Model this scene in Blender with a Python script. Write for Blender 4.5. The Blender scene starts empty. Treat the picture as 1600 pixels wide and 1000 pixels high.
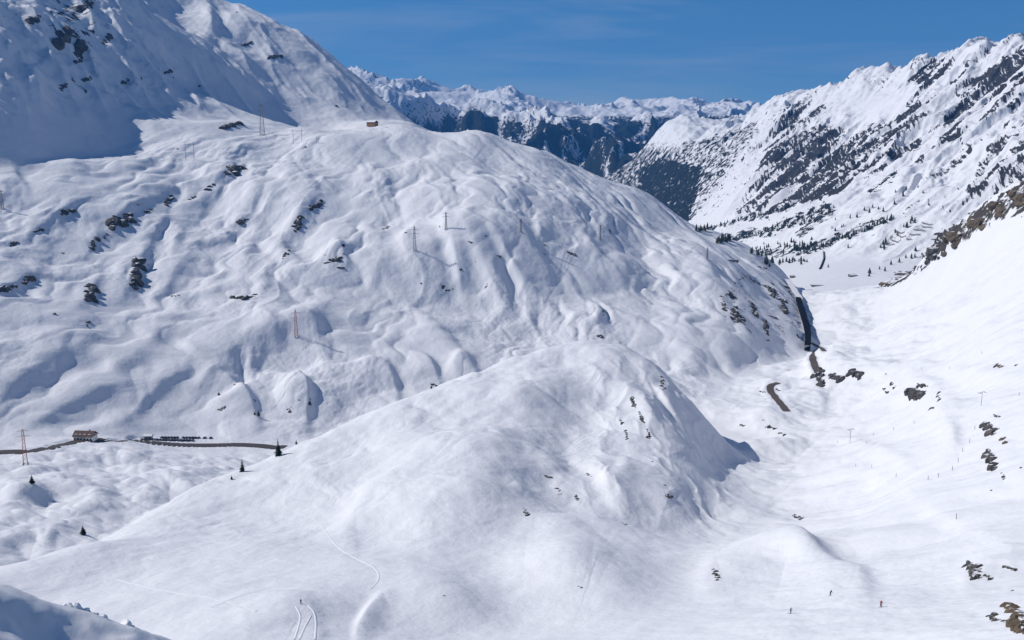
import bpy, bmesh, math, random, time
import numpy as np
from mathutils import Vector, Matrix

T0 = time.time()
random.seed(7)
SC = bpy.context.scene
COL = SC.collection

# ------------------------------------------------------------------ camera
PITCH = math.radians(10.96)          # the camera looks down a little; horizon of the place is z = 0
FPX, W0, H0 = 1600.0, 1600.0, 1000.0
cam_d = bpy.data.cameras.new('camera')
cam_d.sensor_width = 36.0
cam_d.lens = 36.0 * FPX / W0
cam_d.clip_start = 0.5
cam_d.clip_end = 60000.0
cam = bpy.data.objects.new('camera', cam_d)
COL.objects.link(cam)
cam.location = (0, 0, 0)
cam.rotation_euler = (math.radians(90) - PITCH, 0, 0)
SC.camera = cam

# ------------------------------------------------------------------ sky, sun, exposure
SUN_AZ = math.radians(-76.0)         # clockwise from +Y (the way the camera faces): the sun stands to the left, a little ahead
SUN_EL = math.radians(39.0)
world = bpy.data.worlds.new('World')
SC.world = world
world.use_nodes = True
wn, wl = world.node_tree.nodes, world.node_tree.links
wn.clear()
w_out = wn.new('ShaderNodeOutputWorld')
w_bg = wn.new('ShaderNodeBackground')
w_sky = wn.new('ShaderNodeTexSky')
w_sky.sky_type = 'NISHITA'
w_sky.sun_disc = False
w_sky.sun_elevation = SUN_EL
w_sky.sun_rotation = SUN_AZ
w_sky.altitude = 2100
w_sky.air_density = 1.0
w_sky.dust_density = 0.5
w_sky.ozone_density = 3.0
w_bg.inputs['Strength'].default_value = 0.098
w_tc = wn.new('ShaderNodeTexCoord')
w_up = wn.new('ShaderNodeVectorMath'); w_up.operation = 'ADD'; w_up.inputs[1].default_value = (0, 0, 0.075)
w_nm = wn.new('ShaderNodeVectorMath'); w_nm.operation = 'NORMALIZE'
wl.new(w_tc.outputs['Generated'], w_up.inputs[0]); wl.new(w_up.outputs[0], w_nm.inputs[0]); wl.new(w_nm.outputs[0], w_sky.inputs['Vector'])
w_hs = wn.new('ShaderNodeHueSaturation'); w_hs.inputs['Saturation'].default_value = 1.34
wl.new(w_sky.outputs[0], w_hs.inputs['Color'])
# thin streaks of high cloud all over the sky
w_mp = wn.new('ShaderNodeMapping'); w_mp.inputs['Rotation'].default_value = (0, math.radians(4), math.radians(20)); w_mp.inputs['Scale'].default_value = (1.2, 1.2, 13)
w_ns = wn.new('ShaderNodeTexNoise'); w_ns.inputs['Scale'].default_value = 2.2; w_ns.inputs['Detail'].default_value = 5; w_ns.inputs['Roughness'].default_value = .6; w_ns.inputs['Distortion'].default_value = .4
w_mr = wn.new('ShaderNodeMapRange'); w_mr.inputs['From Min'].default_value = .46; w_mr.inputs['From Max'].default_value = .78; w_mr.inputs['To Max'].default_value = .45
w_mx = wn.new('ShaderNodeMix'); w_mx.data_type = 'RGBA'; w_mx.inputs[7].default_value = (5.2, 5.6, 6.4, 1)
wl.new(w_tc.outputs['Generated'], w_mp.inputs['Vector']); wl.new(w_mp.outputs[0], w_ns.inputs['Vector']); wl.new(w_ns.outputs['Fac'], w_mr.inputs['Value']); wl.new(w_mr.outputs[0], w_mx.inputs['Factor'])
wl.new(w_hs.outputs[0], w_mx.inputs[6]); wl.new(w_mx.outputs[2], w_bg.inputs['Color'])
wl.new(w_bg.outputs[0], w_out.inputs['Surface'])

sun_d = bpy.data.lights.new('sun', 'SUN')
sun_d.energy = 5.0
sun_d.angle = math.radians(0.53)
sun_d.color = (1.0, 0.955, 0.89)
sun = bpy.data.objects.new('sun', sun_d)
COL.objects.link(sun)
sdir = Vector((math.sin(SUN_AZ) * math.cos(SUN_EL), math.cos(SUN_AZ) * math.cos(SUN_EL), math.sin(SUN_EL)))
sun.rotation_euler = sdir.to_track_quat('Z', 'Y').to_euler()
sun.location = sdir * 3000

SC.cycles.diffuse_bounces = 2
SC.view_settings.view_transform = 'Standard'
SC.view_settings.look = 'None'
SC.view_settings.gamma = 1.0
SC.view_settings.use_curve_mapping = False
SC.view_settings.exposure = -0.14

HAZE = 4.4e-5

# ------------------------------------------------------------------ helpers: noise
_rs = np.random.RandomState(3)
_PERM = _rs.permutation(4096).astype(np.int32)
_ga = _rs.rand(4096).astype(np.float32) * 2 * np.pi
_GX, _GY = np.cos(_ga), np.sin(_ga)


def perlin(x, y, seed=0):
    xi = np.floor(x); yi = np.floor(y)
    fx = (x - xi).astype(np.float32); fy = (y - yi).astype(np.float32)
    xi = xi.astype(np.int32); yi = yi.astype(np.int32)
    u = fx * fx * fx * (fx * (fx * 6 - 15) + 10)
    v = fy * fy * fy * (fy * (fy * 6 - 15) + 10)

    def g(ix, iy, dx, dy):
        h = _PERM[(_PERM[(ix + seed * 131) & 4095] + iy) & 4095]
        return _GX[h] * dx + _GY[h] * dy
    a = g(xi, yi, fx, fy); b = g(xi + 1, yi, fx - 1, fy)
    c = g(xi, yi + 1, fx, fy - 1); d = g(xi + 1, yi + 1, fx - 1, fy - 1)
    ab = a + u * (b - a); cd = c + u * (d - c)
    return (ab + v * (cd - ab)) * 1.5


def fbm(x, y, octs, seed=0, gain=0.5, lac=2.07):
    s = 0; a = 1.0
    for i in range(octs):
        s = s + a * perlin(x, y, seed + i); x = x * lac + 7.3; y = y * lac + 3.1; a *= gain
    return s


def ridged(x, y, octs, seed=0, gain=0.5, lac=2.07):
    s = 0; a = 1.0; w = 1.0
    for i in range(octs):
        n = 1 - np.abs(perlin(x, y, seed + i)) * 1.6
        n = n * n * w
        w = np.clip(n * 1.5, 0, 1)
        s = s + a * n; x = x * lac + 7.3; y = y * lac + 3.1; a *= gain
    return s


def billow(x, y, octs, seed=0, gain=0.5, lac=2.07):
    """rounded pillows with creases between them, 0..1"""
    s = 0; a = 1.0; t = 0
    for i in range(octs):
        s = s + a * np.minimum(np.abs(perlin(x, y, seed + i)) * 1.7, 1.2); t += a; x = x * lac + 7.3; y = y * lac + 3.1; a *= gain
    return s / t


def crest(x, y, octs, seed=0, gain=0.5, lac=2.07):
    """sharp straight-sided ridges, 0..1"""
    s = 0; a = 1.0; t = 0; w = 1.0
    for i in range(octs):
        n = 1 - np.minimum(np.abs(perlin(x, y, seed + i)) * 1.5, 1)
        s = s + a * n * w; w = np.clip(n * 1.6, .25, 1); t += a; x = x * lac + 7.3; y = y * lac + 3.1; a *= gain
    return s / t


def sstep(a, b, x):
    t = np.clip((x - a) / (b - a), 0, 1)
    return t * t * (3 - 2 * t)


# ------------------------------------------------------------------ helpers: camera geometry
CP, SP = math.cos(PITCH), math.sin(PITCH)


def ray(px, py):
    a = (px - 800.0) / FPX; b = (500.0 - py) / FPX
    return np.array([a, CP + b * SP, -SP + b * CP])


def at(px, py, r):
    """the place at horizontal range r seen at photo pixel (px, py)"""
    d = ray(px, py)
    k = r / math.hypot(d[0], d[1])
    return d * k


def project(x, y, z):
    f = y * CP - z * SP
    u = y * SP + z * CP
    f = np.maximum(f, 1e-3)
    return 800 + FPX * x / f, 500 - FPX * u / f


class Spline:
    """smooth surface through survey points given as (photo x, photo y, range in metres)"""

    def __init__(self, pts, kind='tps', smooth=1e-5):
        P = []
        for (px, py, r) in pts:
            d = ray(px, py)
            th = math.atan2(d[0], d[1]); e = d[2] / math.hypot(d[0], d[1])
            P.append((th, math.log(r), e))
        P = np.array(P)
        self.c = P[:, :2]; self.kind = kind
        n = len(P)
        K = self.phi(self.dist(self.c)) + np.eye(n) * smooth * (1 if kind == 'tps' else -1)
        A = np.zeros((n + 3, n + 3)); A[:n, :n] = K
        A[:n, n] = 1; A[:n, n + 1:] = self.c
        A[n:, :n] = A[:n, n:].T
        b = np.zeros(n + 3); b[:n] = P[:, 2]
        s = np.linalg.solve(A, b)
        self.w, self.a = s[:n], s[n:]

    def dist(self, q):
        return np.sqrt(np.maximum(((q[:, None, :] - self.c[None]) ** 2).sum(-1), 1e-18))

    def phi(self, d):
        return d * d * np.log(d) if self.kind == 'tps' else d

    def __call__(self, th, lr):
        q = np.stack([th.ravel(), lr.ravel()], 1)
        out = np.empty(len(q))
        for i in range(0, len(q), 20000):
            s = q[i:i + 20000]
            out[i:i + 20000] = self.phi(self.dist(s)) @ self.w + self.a[0] + s @ self.a[1:]
        return out.reshape(th.shape)


def dens(poly, step=30):
    out = []
    for a, b in zip(poly[:-1], poly[1:]):
        n = max(1, int(math.hypot(b[0] - a[0], b[1] - a[1]) / step))
        for i in range(n):
            t = i / n
            out.append(tuple(a[k] * (1 - t) + b[k] * t if k < 2 else math.exp(math.log(a[k]) * (1 - t) + math.log(b[k]) * t) for k in range(3)))
    out.append(poly[-1])
    return out


def rise(pts, dr, dy):
    """the same points further off (range factor dr), dy photo pixels lower: ground hidden behind a crest"""
    return [(x, y + dy, r * dr) for x, y, r in pts]


# ------------------------------------------------------------------ survey points of the landscape
# the knoll in front, the slope under the camera and the bowl on the right
KNOLL_CREST = [(-160, 915, 430), (0, 885, 480), (100, 860, 525), (200, 815, 590), (300, 765, 660), (380, 735, 700), (440, 705, 735), (500, 678, 765),
               (560, 650, 795), (640, 624, 830), (710, 596, 855), (740, 588, 860), (780, 568, 872), (830, 553, 890), (900, 544, 905), (960, 549, 903), (1010, 568, 892),
               (1040, 596, 872), (1080, 634, 835), (1110, 660, 808)]
NEAR = KNOLL_CREST + rise(KNOLL_CREST[:6], 1.06, 10) + rise(KNOLL_CREST[:6], 1.18, 30) + rise(KNOLL_CREST[6:], 1.06, 22) + rise(KNOLL_CREST[6:], 1.16, 60) + [
    # front of the knoll: its back runs from the crown to the lower left, the right half falls away
    (0, 950, 400), (150, 905, 440), (300, 930, 355), (300, 850, 500), (300, 1000, 265), (0, 1060, 300), (470, 940, 313), (400, 850, 470), (400, 790, 592),
    (600, 850, 478), (500, 760, 603), (600, 750, 598), (560, 700, 690), (700, 1000, 290), (700, 900, 395), (700, 800, 507), (700, 700, 625), (700, 640, 735), (780, 610, 765),
    (850, 870, 448), (850, 780, 563), (820, 700, 668), (900, 700, 704), (960, 760, 606), (860, 640, 752), (900, 640, 772), (900, 580, 858), (960, 590, 846), (960, 660, 760), (930, 930, 345), (950, 840, 496),
    (1000, 1000, 245), (1000, 900, 385), (1030, 625, 826), (1060, 792, 592), (1050, 705, 708), (1104, 742, 690), (1000, 840, 526),
    (1130, 700, 787), (1150, 730, 757), (1165, 760, 697), (1120, 810, 592), (1190, 800, 607), (1235, 800, 607), (1230, 860, 440), (1150, 860, 455),
    (1100, 1000, 235), (1235, 955, 262), (1300, 905, 345),
    # bowl and floor of the valley on the right
    (1178, 712, 830), (1180, 690, 880), (1150, 660, 965), (1110, 640, 1020), (1150, 630, 1050), (1215, 640, 1040), (1215, 610, 1110), (1190, 590, 1200),
    (1240, 570, 1300), (1262, 556, 1440), (1275, 530, 1520), (1275, 490, 1720), (1270, 460, 1930), (1330, 690, 860), (1250, 740, 740), (1300, 780, 620),
    (1270, 840, 475), (1280, 650, 985), (1280, 600, 1110), (1330, 560, 1240), (1320, 500, 1600), (1350, 460, 1800),
    (1400, 620, 940), (1400, 560, 1130), (1400, 500, 1420), (1400, 700, 690), (1400, 780, 530), (1400, 850, 395), (1400, 920, 285), (1400, 1000, 195),
    (1500, 430, 1460), (1500, 500, 1180), (1500, 560, 940), (1500, 620, 760), (1500, 700, 580), (1500, 800, 420), (1500, 900, 275), (1500, 1000, 180),
    (1600, 360, 1330), (1600, 420, 1130), (1600, 500, 900), (1600, 560, 760), (1600, 640, 590), (1600, 720, 470), (1600, 820, 345), (1600, 900, 262), (1600, 1000, 168),
    (1760, 400, 980), (1760, 560, 640), (1760, 760, 370), (1760, 1000, 150), (1900, 420, 850), (1900, 700, 390), (1950, 1000, 140),
    (-200, 1000, 330), (0, 1200, 170), (400, 1200, 160), (800, 1200, 150), (1200, 1200, 135), (1600, 1200, 110), (1900, 1300, 95), (0, 1500, 105), (800, 1500, 96), (1500, 1500, 80), (400, 1750, 72), (1200, 1750, 66), (2200, 700, 300), (2200, 1000, 140),
]
SLOPE_RIM = [(1900, 130, 1250), (1760, 210, 1350), (1680, 250, 1400), (1600, 292, 1470), (1560, 315, 1500), (1520, 345, 1540), (1480, 368, 1580), (1452, 396, 1620), (1430, 420, 1650), (1400, 436, 1690), (1370, 447, 1740), (1340, 455, 1800)]
NEAR += SLOPE_RIM + rise(SLOPE_RIM[:9], 1.07, 24) + rise(SLOPE_RIM[:9], 1.25, 90) + rise(SLOPE_RIM[9:], 1.06, 2)
NEAR += [(1560, 350, 1440), (1500, 392, 1540), (1455, 424, 1600)]

# the floor of the pass (left) and of the valley that drops away behind (right)
FLOOR = [(-200, 700, 860), (0, 707, 862), (60, 703, 868), (133, 688, 905), (240, 693, 912), (300, 698, 912), (420, 699, 915), (520, 694, 930), (650, 690, 945),
         (0, 670, 960), (200, 670, 975), (420, 670, 985), (300, 640, 1080), (0, 640, 1060),
         (40, 727, 815), (50, 752, 755), (150, 740, 775), (260, 730, 800), (350, 735, 790), (0, 800, 685), (130, 834, 630), (60, 860, 595), (250, 770, 720), (0, 870, 585),
         (-200, 870, 570), (0, 920, 520), (200, 850, 600), (350, 780, 700), (450, 740, 790), (600, 720, 860),
         (800, 660, 1000), (950, 645, 1040), (1080, 628, 1090), (1200, 600, 1180), (1250, 560, 1440), (1262, 470, 1850), (1275, 440, 2200), (1330, 440, 2150), (1380, 432, 2200),
         (1330, 420, 2350), (1400, 408, 2430), (1260, 425, 2400), (1200, 408, 2800), (1150, 390, 3250), (1100, 372, 3750), (1060, 358, 4300), (1000, 330, 5200), (930, 290, 6500), (900, 275, 7400),
         (800, 310, 6000), (600, 330, 6000), (700, 420, 3800), (900, 420, 3300), (1000, 480, 2500), (700, 560, 2000), (0, 560, 1500), (0, 450, 2500),
         (1500, 420, 2300), (1600, 420, 2200), (1500, 520, 1700), (1600, 640, 1200), (1900, 900, 600), (800, 900, 560), (1200, 850, 600), (0, 1100, 400), (1600, 1200, 250)]

# the broad rounded hill in the middle
HILL_CREST = [(690, 212, 2000), (740, 213, 1990), (785, 228, 1985), (830, 249, 1990), (880, 268, 2000), (930, 287, 2010), (985, 303, 2020), (1030, 330, 2030), (1062, 350, 2040),
              (1120, 374, 2060), (1180, 401, 2080), (1225, 428, 2060), (1252, 458, 1960)]
HILL = HILL_CREST + rise(HILL_CREST, 1.07, 16) + rise(HILL_CREST, 1.2, 70) + [
    (-200, 700, 880), (0, 694, 905), (133, 674, 935), (250, 680, 942), (400, 668, 955), (500, 664, 968), (600, 645, 1000), (700, 640, 1015), (800, 648, 1025), (950, 642, 1055),
    (1080, 627, 1090), (1150, 600, 1210), (1205, 572, 1340), (1256, 556, 1452), (1262, 525, 1545), (1258, 490, 1720),
    (-200, 560, 1010), (0, 560, 1055), (0, 450, 1235), (0, 350, 1430), (0, 280, 1600), (-200, 400, 1250), (-200, 290, 1500),
    (150, 610, 1010), (150, 540, 1110), (150, 450, 1270), (150, 340, 1490), (150, 255, 1700),
    (300, 610, 1030), (300, 545, 1130), (300, 450, 1310), (300, 340, 1560), (300, 250, 1790), (300, 222, 1900),
    (463, 600, 1050), (463, 540, 1130), (463, 500, 1180), (463, 420, 1345), (463, 330, 1560), (463, 250, 1790), (463, 215, 1930),
    (560, 600, 1060), (600, 555, 1140), (600, 450, 1330), (600, 350, 1540), (600, 270, 1740), (600, 212, 1960), (650, 205, 2010),
    (750, 590, 1100), (750, 540, 1175), (750, 470, 1310), (750, 430, 1370), (750, 380, 1450), (750, 345, 1560), (750, 290, 1740), (740, 235, 1920),
    (900, 560, 1175), (900, 480, 1350), (900, 430, 1450), (900, 370, 1620), (900, 320, 1790), (870, 285, 1920),
    (1000, 560, 1200), (1050, 500, 1380), (1050, 430, 1610), (1040, 370, 1850), (1000, 350, 1850),
    (1150, 545, 1330), (1150, 490, 1500), (1140, 440, 1680), (1140, 405, 1880), (1215, 505, 1520), (1215, 460, 1770), (1205, 430, 1950),
    (300, 225, 2300), (500, 222, 2300), (0, 300, 2000), (600, 222, 2350),
    (300, 730, 860), (700, 700, 930), (1000, 690, 980), (1320, 560, 1480), (1330, 480, 1900), (1150, 640, 1120), (0, 740, 830)]

# the shaded mountain on the left: spur in front, long ridge behind
SPUR = [(205, -2, 2555), (228, 18, 2560), (252, 42, 2570), (290, 66, 2580), (330, 92, 2586), (375, 125, 2590), (425, 163, 2600), (470, 197, 2500), (492, 214, 2400)]
LRIDGE = [(150, -90, 3150), (230, -30, 3120), (290, -8, 3100), (322, 2, 3090), (352, 12, 3080), (385, 20, 3070), (430, 38, 3050), (470, 55, 3030), (505, 77, 3010), (535, 98, 2990), (560, 118, 2960),
          (590, 146, 2930), (620, 172, 2890), (650, 195, 2830), (675, 208, 2700), (705, 224, 2560)]
LEFTM = SPUR + LRIDGE + rise(LRIDGE, 1.08, 30) + rise(LRIDGE, 1.3, 140) + [
    (-250, 300, 1444), (0, 290, 1583), (0, 255, 1647), (40, 243, 1679), (80, 235, 1765), (120, 228, 1819), (160, 216, 1883), (200, 209, 1936), (240, 201, 1945), (300, 192, 2028), (350, 193, 2020), (420, 206, 2080), (480, 214, 2150), (540, 211, 2230), (600, 207, 2330), (660, 208, 2420),
    (-250, 255, 1605), (-250, 180, 1883), (-250, 90, 2193), (-250, 0, 2514), (-250, -40, 3210), (-500, 260, 1551), (-500, 150, 2140), (-500, 60, 2782),
    (0, 200, 1712), (0, 150, 1806), (0, 100, 1910), (0, 60, 2002), (0, 0, 2154), (0, -50, 2461), (0, -70, 2996), (70, 160, 1880), (70, 80, 2067),
    (150, 200, 1913), (150, 130, 2083), (150, 60, 2282), (150, 0, 2482), (150, -50, 2889), (205, 60, 2417), (205, 130, 2194), (290, 130, 2404), (290, 185, 2142), (330, 150, 2341), (375, 170, 2400), (400, 195, 2150), (425, 190, 2380),
    (255, 20, 2929), (290, 50, 2877), (300, 15, 3063), (330, 40, 2900), (370, 100, 2720), (400, 75, 2860), (420, 130, 2720), (460, 110, 2800), (480, 170, 2640), (500, 130, 2780), (550, 170, 2700), (540, 197, 2480), (600, 182, 2740), (630, 200, 2620),
    (-250, -40, 3600), (100, -80, 3400), (300, 520, 1500), (600, 480, 1750), (0, 620, 1250), (-250, 620, 1150), (750, 330, 2400), (800, 360, 2900)]

# the big sunlit mountain on the right
RRIDGE = [(1120, 200, 5300), (1160, 183, 5200), (1200, 165, 5050), (1225, 155, 4950), (1250, 144, 4850), (1297, 127, 4650), (1320, 121, 4570), (1345, 109, 4500), (1375, 112, 4420), (1386, 104, 4390), (1392, 114, 4380), (1410, 117, 4330), (1424, 104, 4290), (1440, 87, 4250), (1456, 91, 4220),
          (1468, 98, 4180), (1480, 93, 4150), (1500, 80, 4080), (1512, 74, 4040), (1530, 68, 3980), (1541, 63, 3940), (1556, 66, 3900), (1575, 49, 3830), (1586, 46, 3800), (1605, 52, 3760), (1660, 30, 3680), (1750, 10, 3600), (1900, -30, 3500)]
RIGHTM = dens(RRIDGE, 12) + rise(RRIDGE, 1.06, 30) + rise(RRIDGE, 1.3, 120) + [
    (1040, 338, 4700), (1070, 352, 4250), (1110, 366, 3750), (1150, 382, 3350), (1200, 396, 3000), (1250, 405, 2750), (1330, 402, 2560), (1400, 398, 2500), (1480, 385, 2420), (1600, 380, 2300), (1800, 330, 2150),
    (1100, 340, 4150), (1150, 330, 3750), (1150, 280, 4100), (1110, 260, 4650), (1060, 270, 4950), (1020, 310, 5050), (1100, 215, 5200), (1150, 215, 4900), (1200, 250, 4050), (1200, 200, 4600), (1220, 340, 3250), (1260, 300, 3500), (1290, 360, 2850), (1330, 250, 3450), (1300, 200, 4050), (1290, 160, 4400),
    (1350, 330, 2900), (1350, 190, 3850), (1360, 150, 4200), (1400, 250, 3250), (1400, 190, 3650), (1420, 135, 4120), (1440, 330, 2700), (1450, 260, 3050), (1480, 170, 3550), (1500, 300, 2700), (1520, 220, 3000), (1540, 120, 3600),
    (1600, 280, 2600), (1600, 200, 2900), (1600, 110, 3400), (1750, 250, 2500), (1750, 120, 3000), (1900, 200, 2400), (1900, 80, 2900),
    (1300, 470, 2300), (1500, 440, 2100), (1000, 400, 4200), (1200, 440, 2600), (960, 330, 5600)]

# the white pyramid and its forested shoulder at the end of the valley
PYR = dens([(920, 296, 6000), (950, 284, 5900), (985, 258, 5850), (1010, 230, 5800), (1030, 206, 5780), (1050, 188, 5770), (1066, 177, 5760), (1085, 190, 5800), (1105, 203, 5900), (1125, 200, 6100), (1160, 186, 6300), (1250, 170, 6500)], 20)
PYRAMID = PYR + rise(PYR, 1.08, 26) + rise(PYR, 1.25, 80) + [
    (1066, 205, 5500), (1060, 235, 5250), (1040, 250, 5350), (1020, 280, 5300), (1090, 230, 5300), (1120, 240, 5250), (980, 300, 5500), (1000, 325, 5150), (940, 320, 5700), (1050, 300, 4950), (1150, 260, 5100), (1060, 400, 4200), (900, 360, 5600), (1250, 300, 5000), (850, 330, 6500)]

# far ranges
FAR1 = [(450, 170, 9000), (560, 160, 8800), (620, 158, 8800), (680, 176, 8600), (720, 182, 8500), (760, 176, 8400), (800, 182, 8300), (840, 190, 8200), (880, 200, 8100), (920, 204, 8200), (960, 206, 8300), (1000, 204, 8600), (1040, 198, 9000), (1100, 190, 9300), (1300, 180, 9500)]
FARM = dens(FAR1, 40) + rise(FAR1, 1.1, 12) + rise(FAR1, 1.25, 40) + [
    (600, 230, 7600), (700, 240, 7200), (780, 230, 7300), (840, 250, 7000), (900, 260, 6900), (930, 285, 6500), (900, 290, 6300), (960, 262, 6900), (1000, 245, 7300), (1050, 235, 7900), (800, 290, 6300), (650, 300, 6300), (1000, 300, 6200), (1200, 260, 7000), (450, 260, 7500), (850, 225, 7500), (750, 210, 7800), (930, 232, 7500)]
FAR2 = [(350, 124, 13000), (480, 119, 13000), (555, 116, 13000), (573, 106, 13000), (590, 112, 13000), (612, 120, 13100), (632, 113, 13100), (655, 114, 13100), (672, 120, 13100), (690, 132, 13000), (712, 130, 13000), (730, 121, 12900), (745, 130, 12900), (770, 138, 12900), (800, 140, 12900), (830, 146, 13000), (860, 150, 13000), (890, 155, 13000),
        (915, 156, 13200), (950, 162, 13400), (990, 160, 13600), (1020, 165, 13800), (1050, 167, 14000), (1090, 169, 14000), (1140, 172, 14000), (1180, 162, 14000), (1250, 169, 14000), (1400, 174, 14000)]
FARR = dens(FAR2, 15) + rise(FAR2, 1.06, 10) + rise(FAR2, 1.3, 40) + [(x, 205, 9600) for x in range(400, 1400, 60)] + [(x, 175, 11300) for x in range(430, 1400, 70)]

# ------------------------------------------------------------------ the landscape as one height function on a fan of survey lines
TH_IN = math.radians(27.5)
th = np.concatenate([np.linspace(math.radians(-44), -TH_IN, 90, endpoint=False), np.linspace(-TH_IN, TH_IN, 925), np.linspace(TH_IN, math.radians(46), 56)[1:]])
R_A, R_B, R_C, R_D = 62.0, 2450.0, 5600.0, 15800.0
lr = np.concatenate([np.linspace(math.log(R_A), math.log(118), 40, endpoint=False), np.linspace(math.log(118), math.log(420), 165, endpoint=False), np.linspace(math.log(420), math.log(R_B), 620, endpoint=False),
                     np.linspace(math.log(R_B), math.log(R_C), 400, endpoint=False), np.linspace(math.log(R_C), math.log(R_D), 225)])
NT, NR = len(th), len(lr)
LR, TH = np.meshgrid(lr, th, indexing='ij')          # rows: range, columns: bearing
R = np.exp(LR)
X, Y = R * np.sin(TH), R * np.cos(TH)


def up4(Zc, t):
    """Catmull-Rom through coarse samples, read at positions t (in coarse steps) along axis 0"""
    i = np.clip(np.floor(t).astype(int), 0, Zc.shape[0] - 2); f = (t - i)[:, None]
    g = lambda k: Zc[np.clip(i + k, 0, Zc.shape[0] - 1)]
    p0, p1, p2, p3 = g(-1), g(0), g(1), g(2)
    return p1 + 0.5 * f * (p2 - p0 + f * (2 * p0 - 5 * p1 + 4 * p2 - p3 + f * (3 * (p1 - p2) + p3 - p0)))


def layer(pts, r0, r1, kind='tps', t0=-9, t1=9, step=.0052):
    """(slice, z) of a layer over its range and bearings"""
    i0, i1 = np.searchsorted(lr, math.log(r0)), np.searchsorted(lr, math.log(r1))
    j0, j1 = np.searchsorted(th, t0), np.searchsorted(th, t1)
    a, b = lr[i0:i1], th[j0:j1]
    lrx = np.arange(a[0] - step, a[-1] + 2 * step, step); thx = np.arange(b[0] - step, b[-1] + 2 * step, step)
    A, B = np.meshgrid(lrx, thx, indexing='ij')
    Zc = Spline(pts, kind)(B, A)
    Z = up4(up4(Zc, (a - lrx[0]) / step).T, (b - thx[0]) / step).T
    return (slice(i0, i1), slice(j0, j1)), Z * R[i0:i1, j0:j1]


def rounded(poly, n=2):
    for _ in range(n):
        q = [poly[0]]
        for a, b in zip(poly[:-1], poly[1:]):
            q += [(a[0] * .75 + b[0] * .25, a[1] * .75 + b[1] * .25), (a[0] * .25 + b[0] * .75, a[1] * .25 + b[1] * .75)]
        poly = q + [poly[-1]]
    return poly


def polydist(px, py, poly):
    """signed distance to a polyline in photo pixels and position along it (0..1); + on the right of its direction of travel when looking along it with y down"""
    best = np.full(px.shape, 1e9); sgn = np.zeros(px.shape); along = np.zeros(px.shape)
    L = [math.hypot(b[0] - a[0], b[1] - a[1]) for a, b in zip(poly[:-1], poly[1:])]
    tot = sum(L); acc = 0
    for (a, b), l in zip(zip(poly[:-1], poly[1:]), L):
        dx, dy = (b[0] - a[0]) / l, (b[1] - a[1]) / l
        t = np.clip((px - a[0]) * dx + (py - a[1]) * dy, 0, l)
        ex, ey = px - a[0] - t * dx, py - a[1] - t * dy
        d = np.hypot(ex, ey)
        m = d < best
        best = np.where(m, d, best)
        sgn = np.where(m, (ex * dy - ey * dx) / np.maximum(d, 1e-6), sgn)
        along = np.where(m, (acc + t) / tot, along)
        acc += l
    return best, sgn, along


def rib(Z, px, py, poly, h, w_left, w_right, ok=None):
    """raise (or lower) the ground along a polyline: gentle on one side, steep on the other. w_right is the side (dy, -dx) of travel."""
    xs = [p[0] for p in poly]; ys = [p[1] for p in poly]
    m = 3 * max(w_left, w_right)
    sel = (px > min(xs) - m) & (px < max(xs) + m) & (py > min(ys) - m) & (py < max(ys) + m)
    if ok is not None: sel &= ok
    if not sel.any(): return
    d, s, t = polydist(px[sel], py[sel], rounded(poly))
    w = w_left + (w_right - w_left) * sstep(-.9, .9, s)
    Z[sel] += h * np.exp(-(d / w) ** 2) * (0.35 + 0.65 * np.sin(np.pi * np.clip(t * 0.9 + 0.05, 0, 1)))


def bump(Z, px, py, cx, cy, rx, ry, ang, h, ok=None):
    c, s = math.cos(math.radians(ang)), math.sin(math.radians(ang))
    m = 3 * max(rx, ry)
    sel = (abs(px - cx) < m) & (abs(py - cy) < m)
    if ok is not None: sel &= ok
    if not sel.any(): return
    dx, dy = px[sel] - cx, py[sel] - cy
    Z[sel] += h * np.exp(-((dx * c + dy * s) / rx) ** 2 - ((-dx * s + dy * c) / ry) ** 2)


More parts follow.
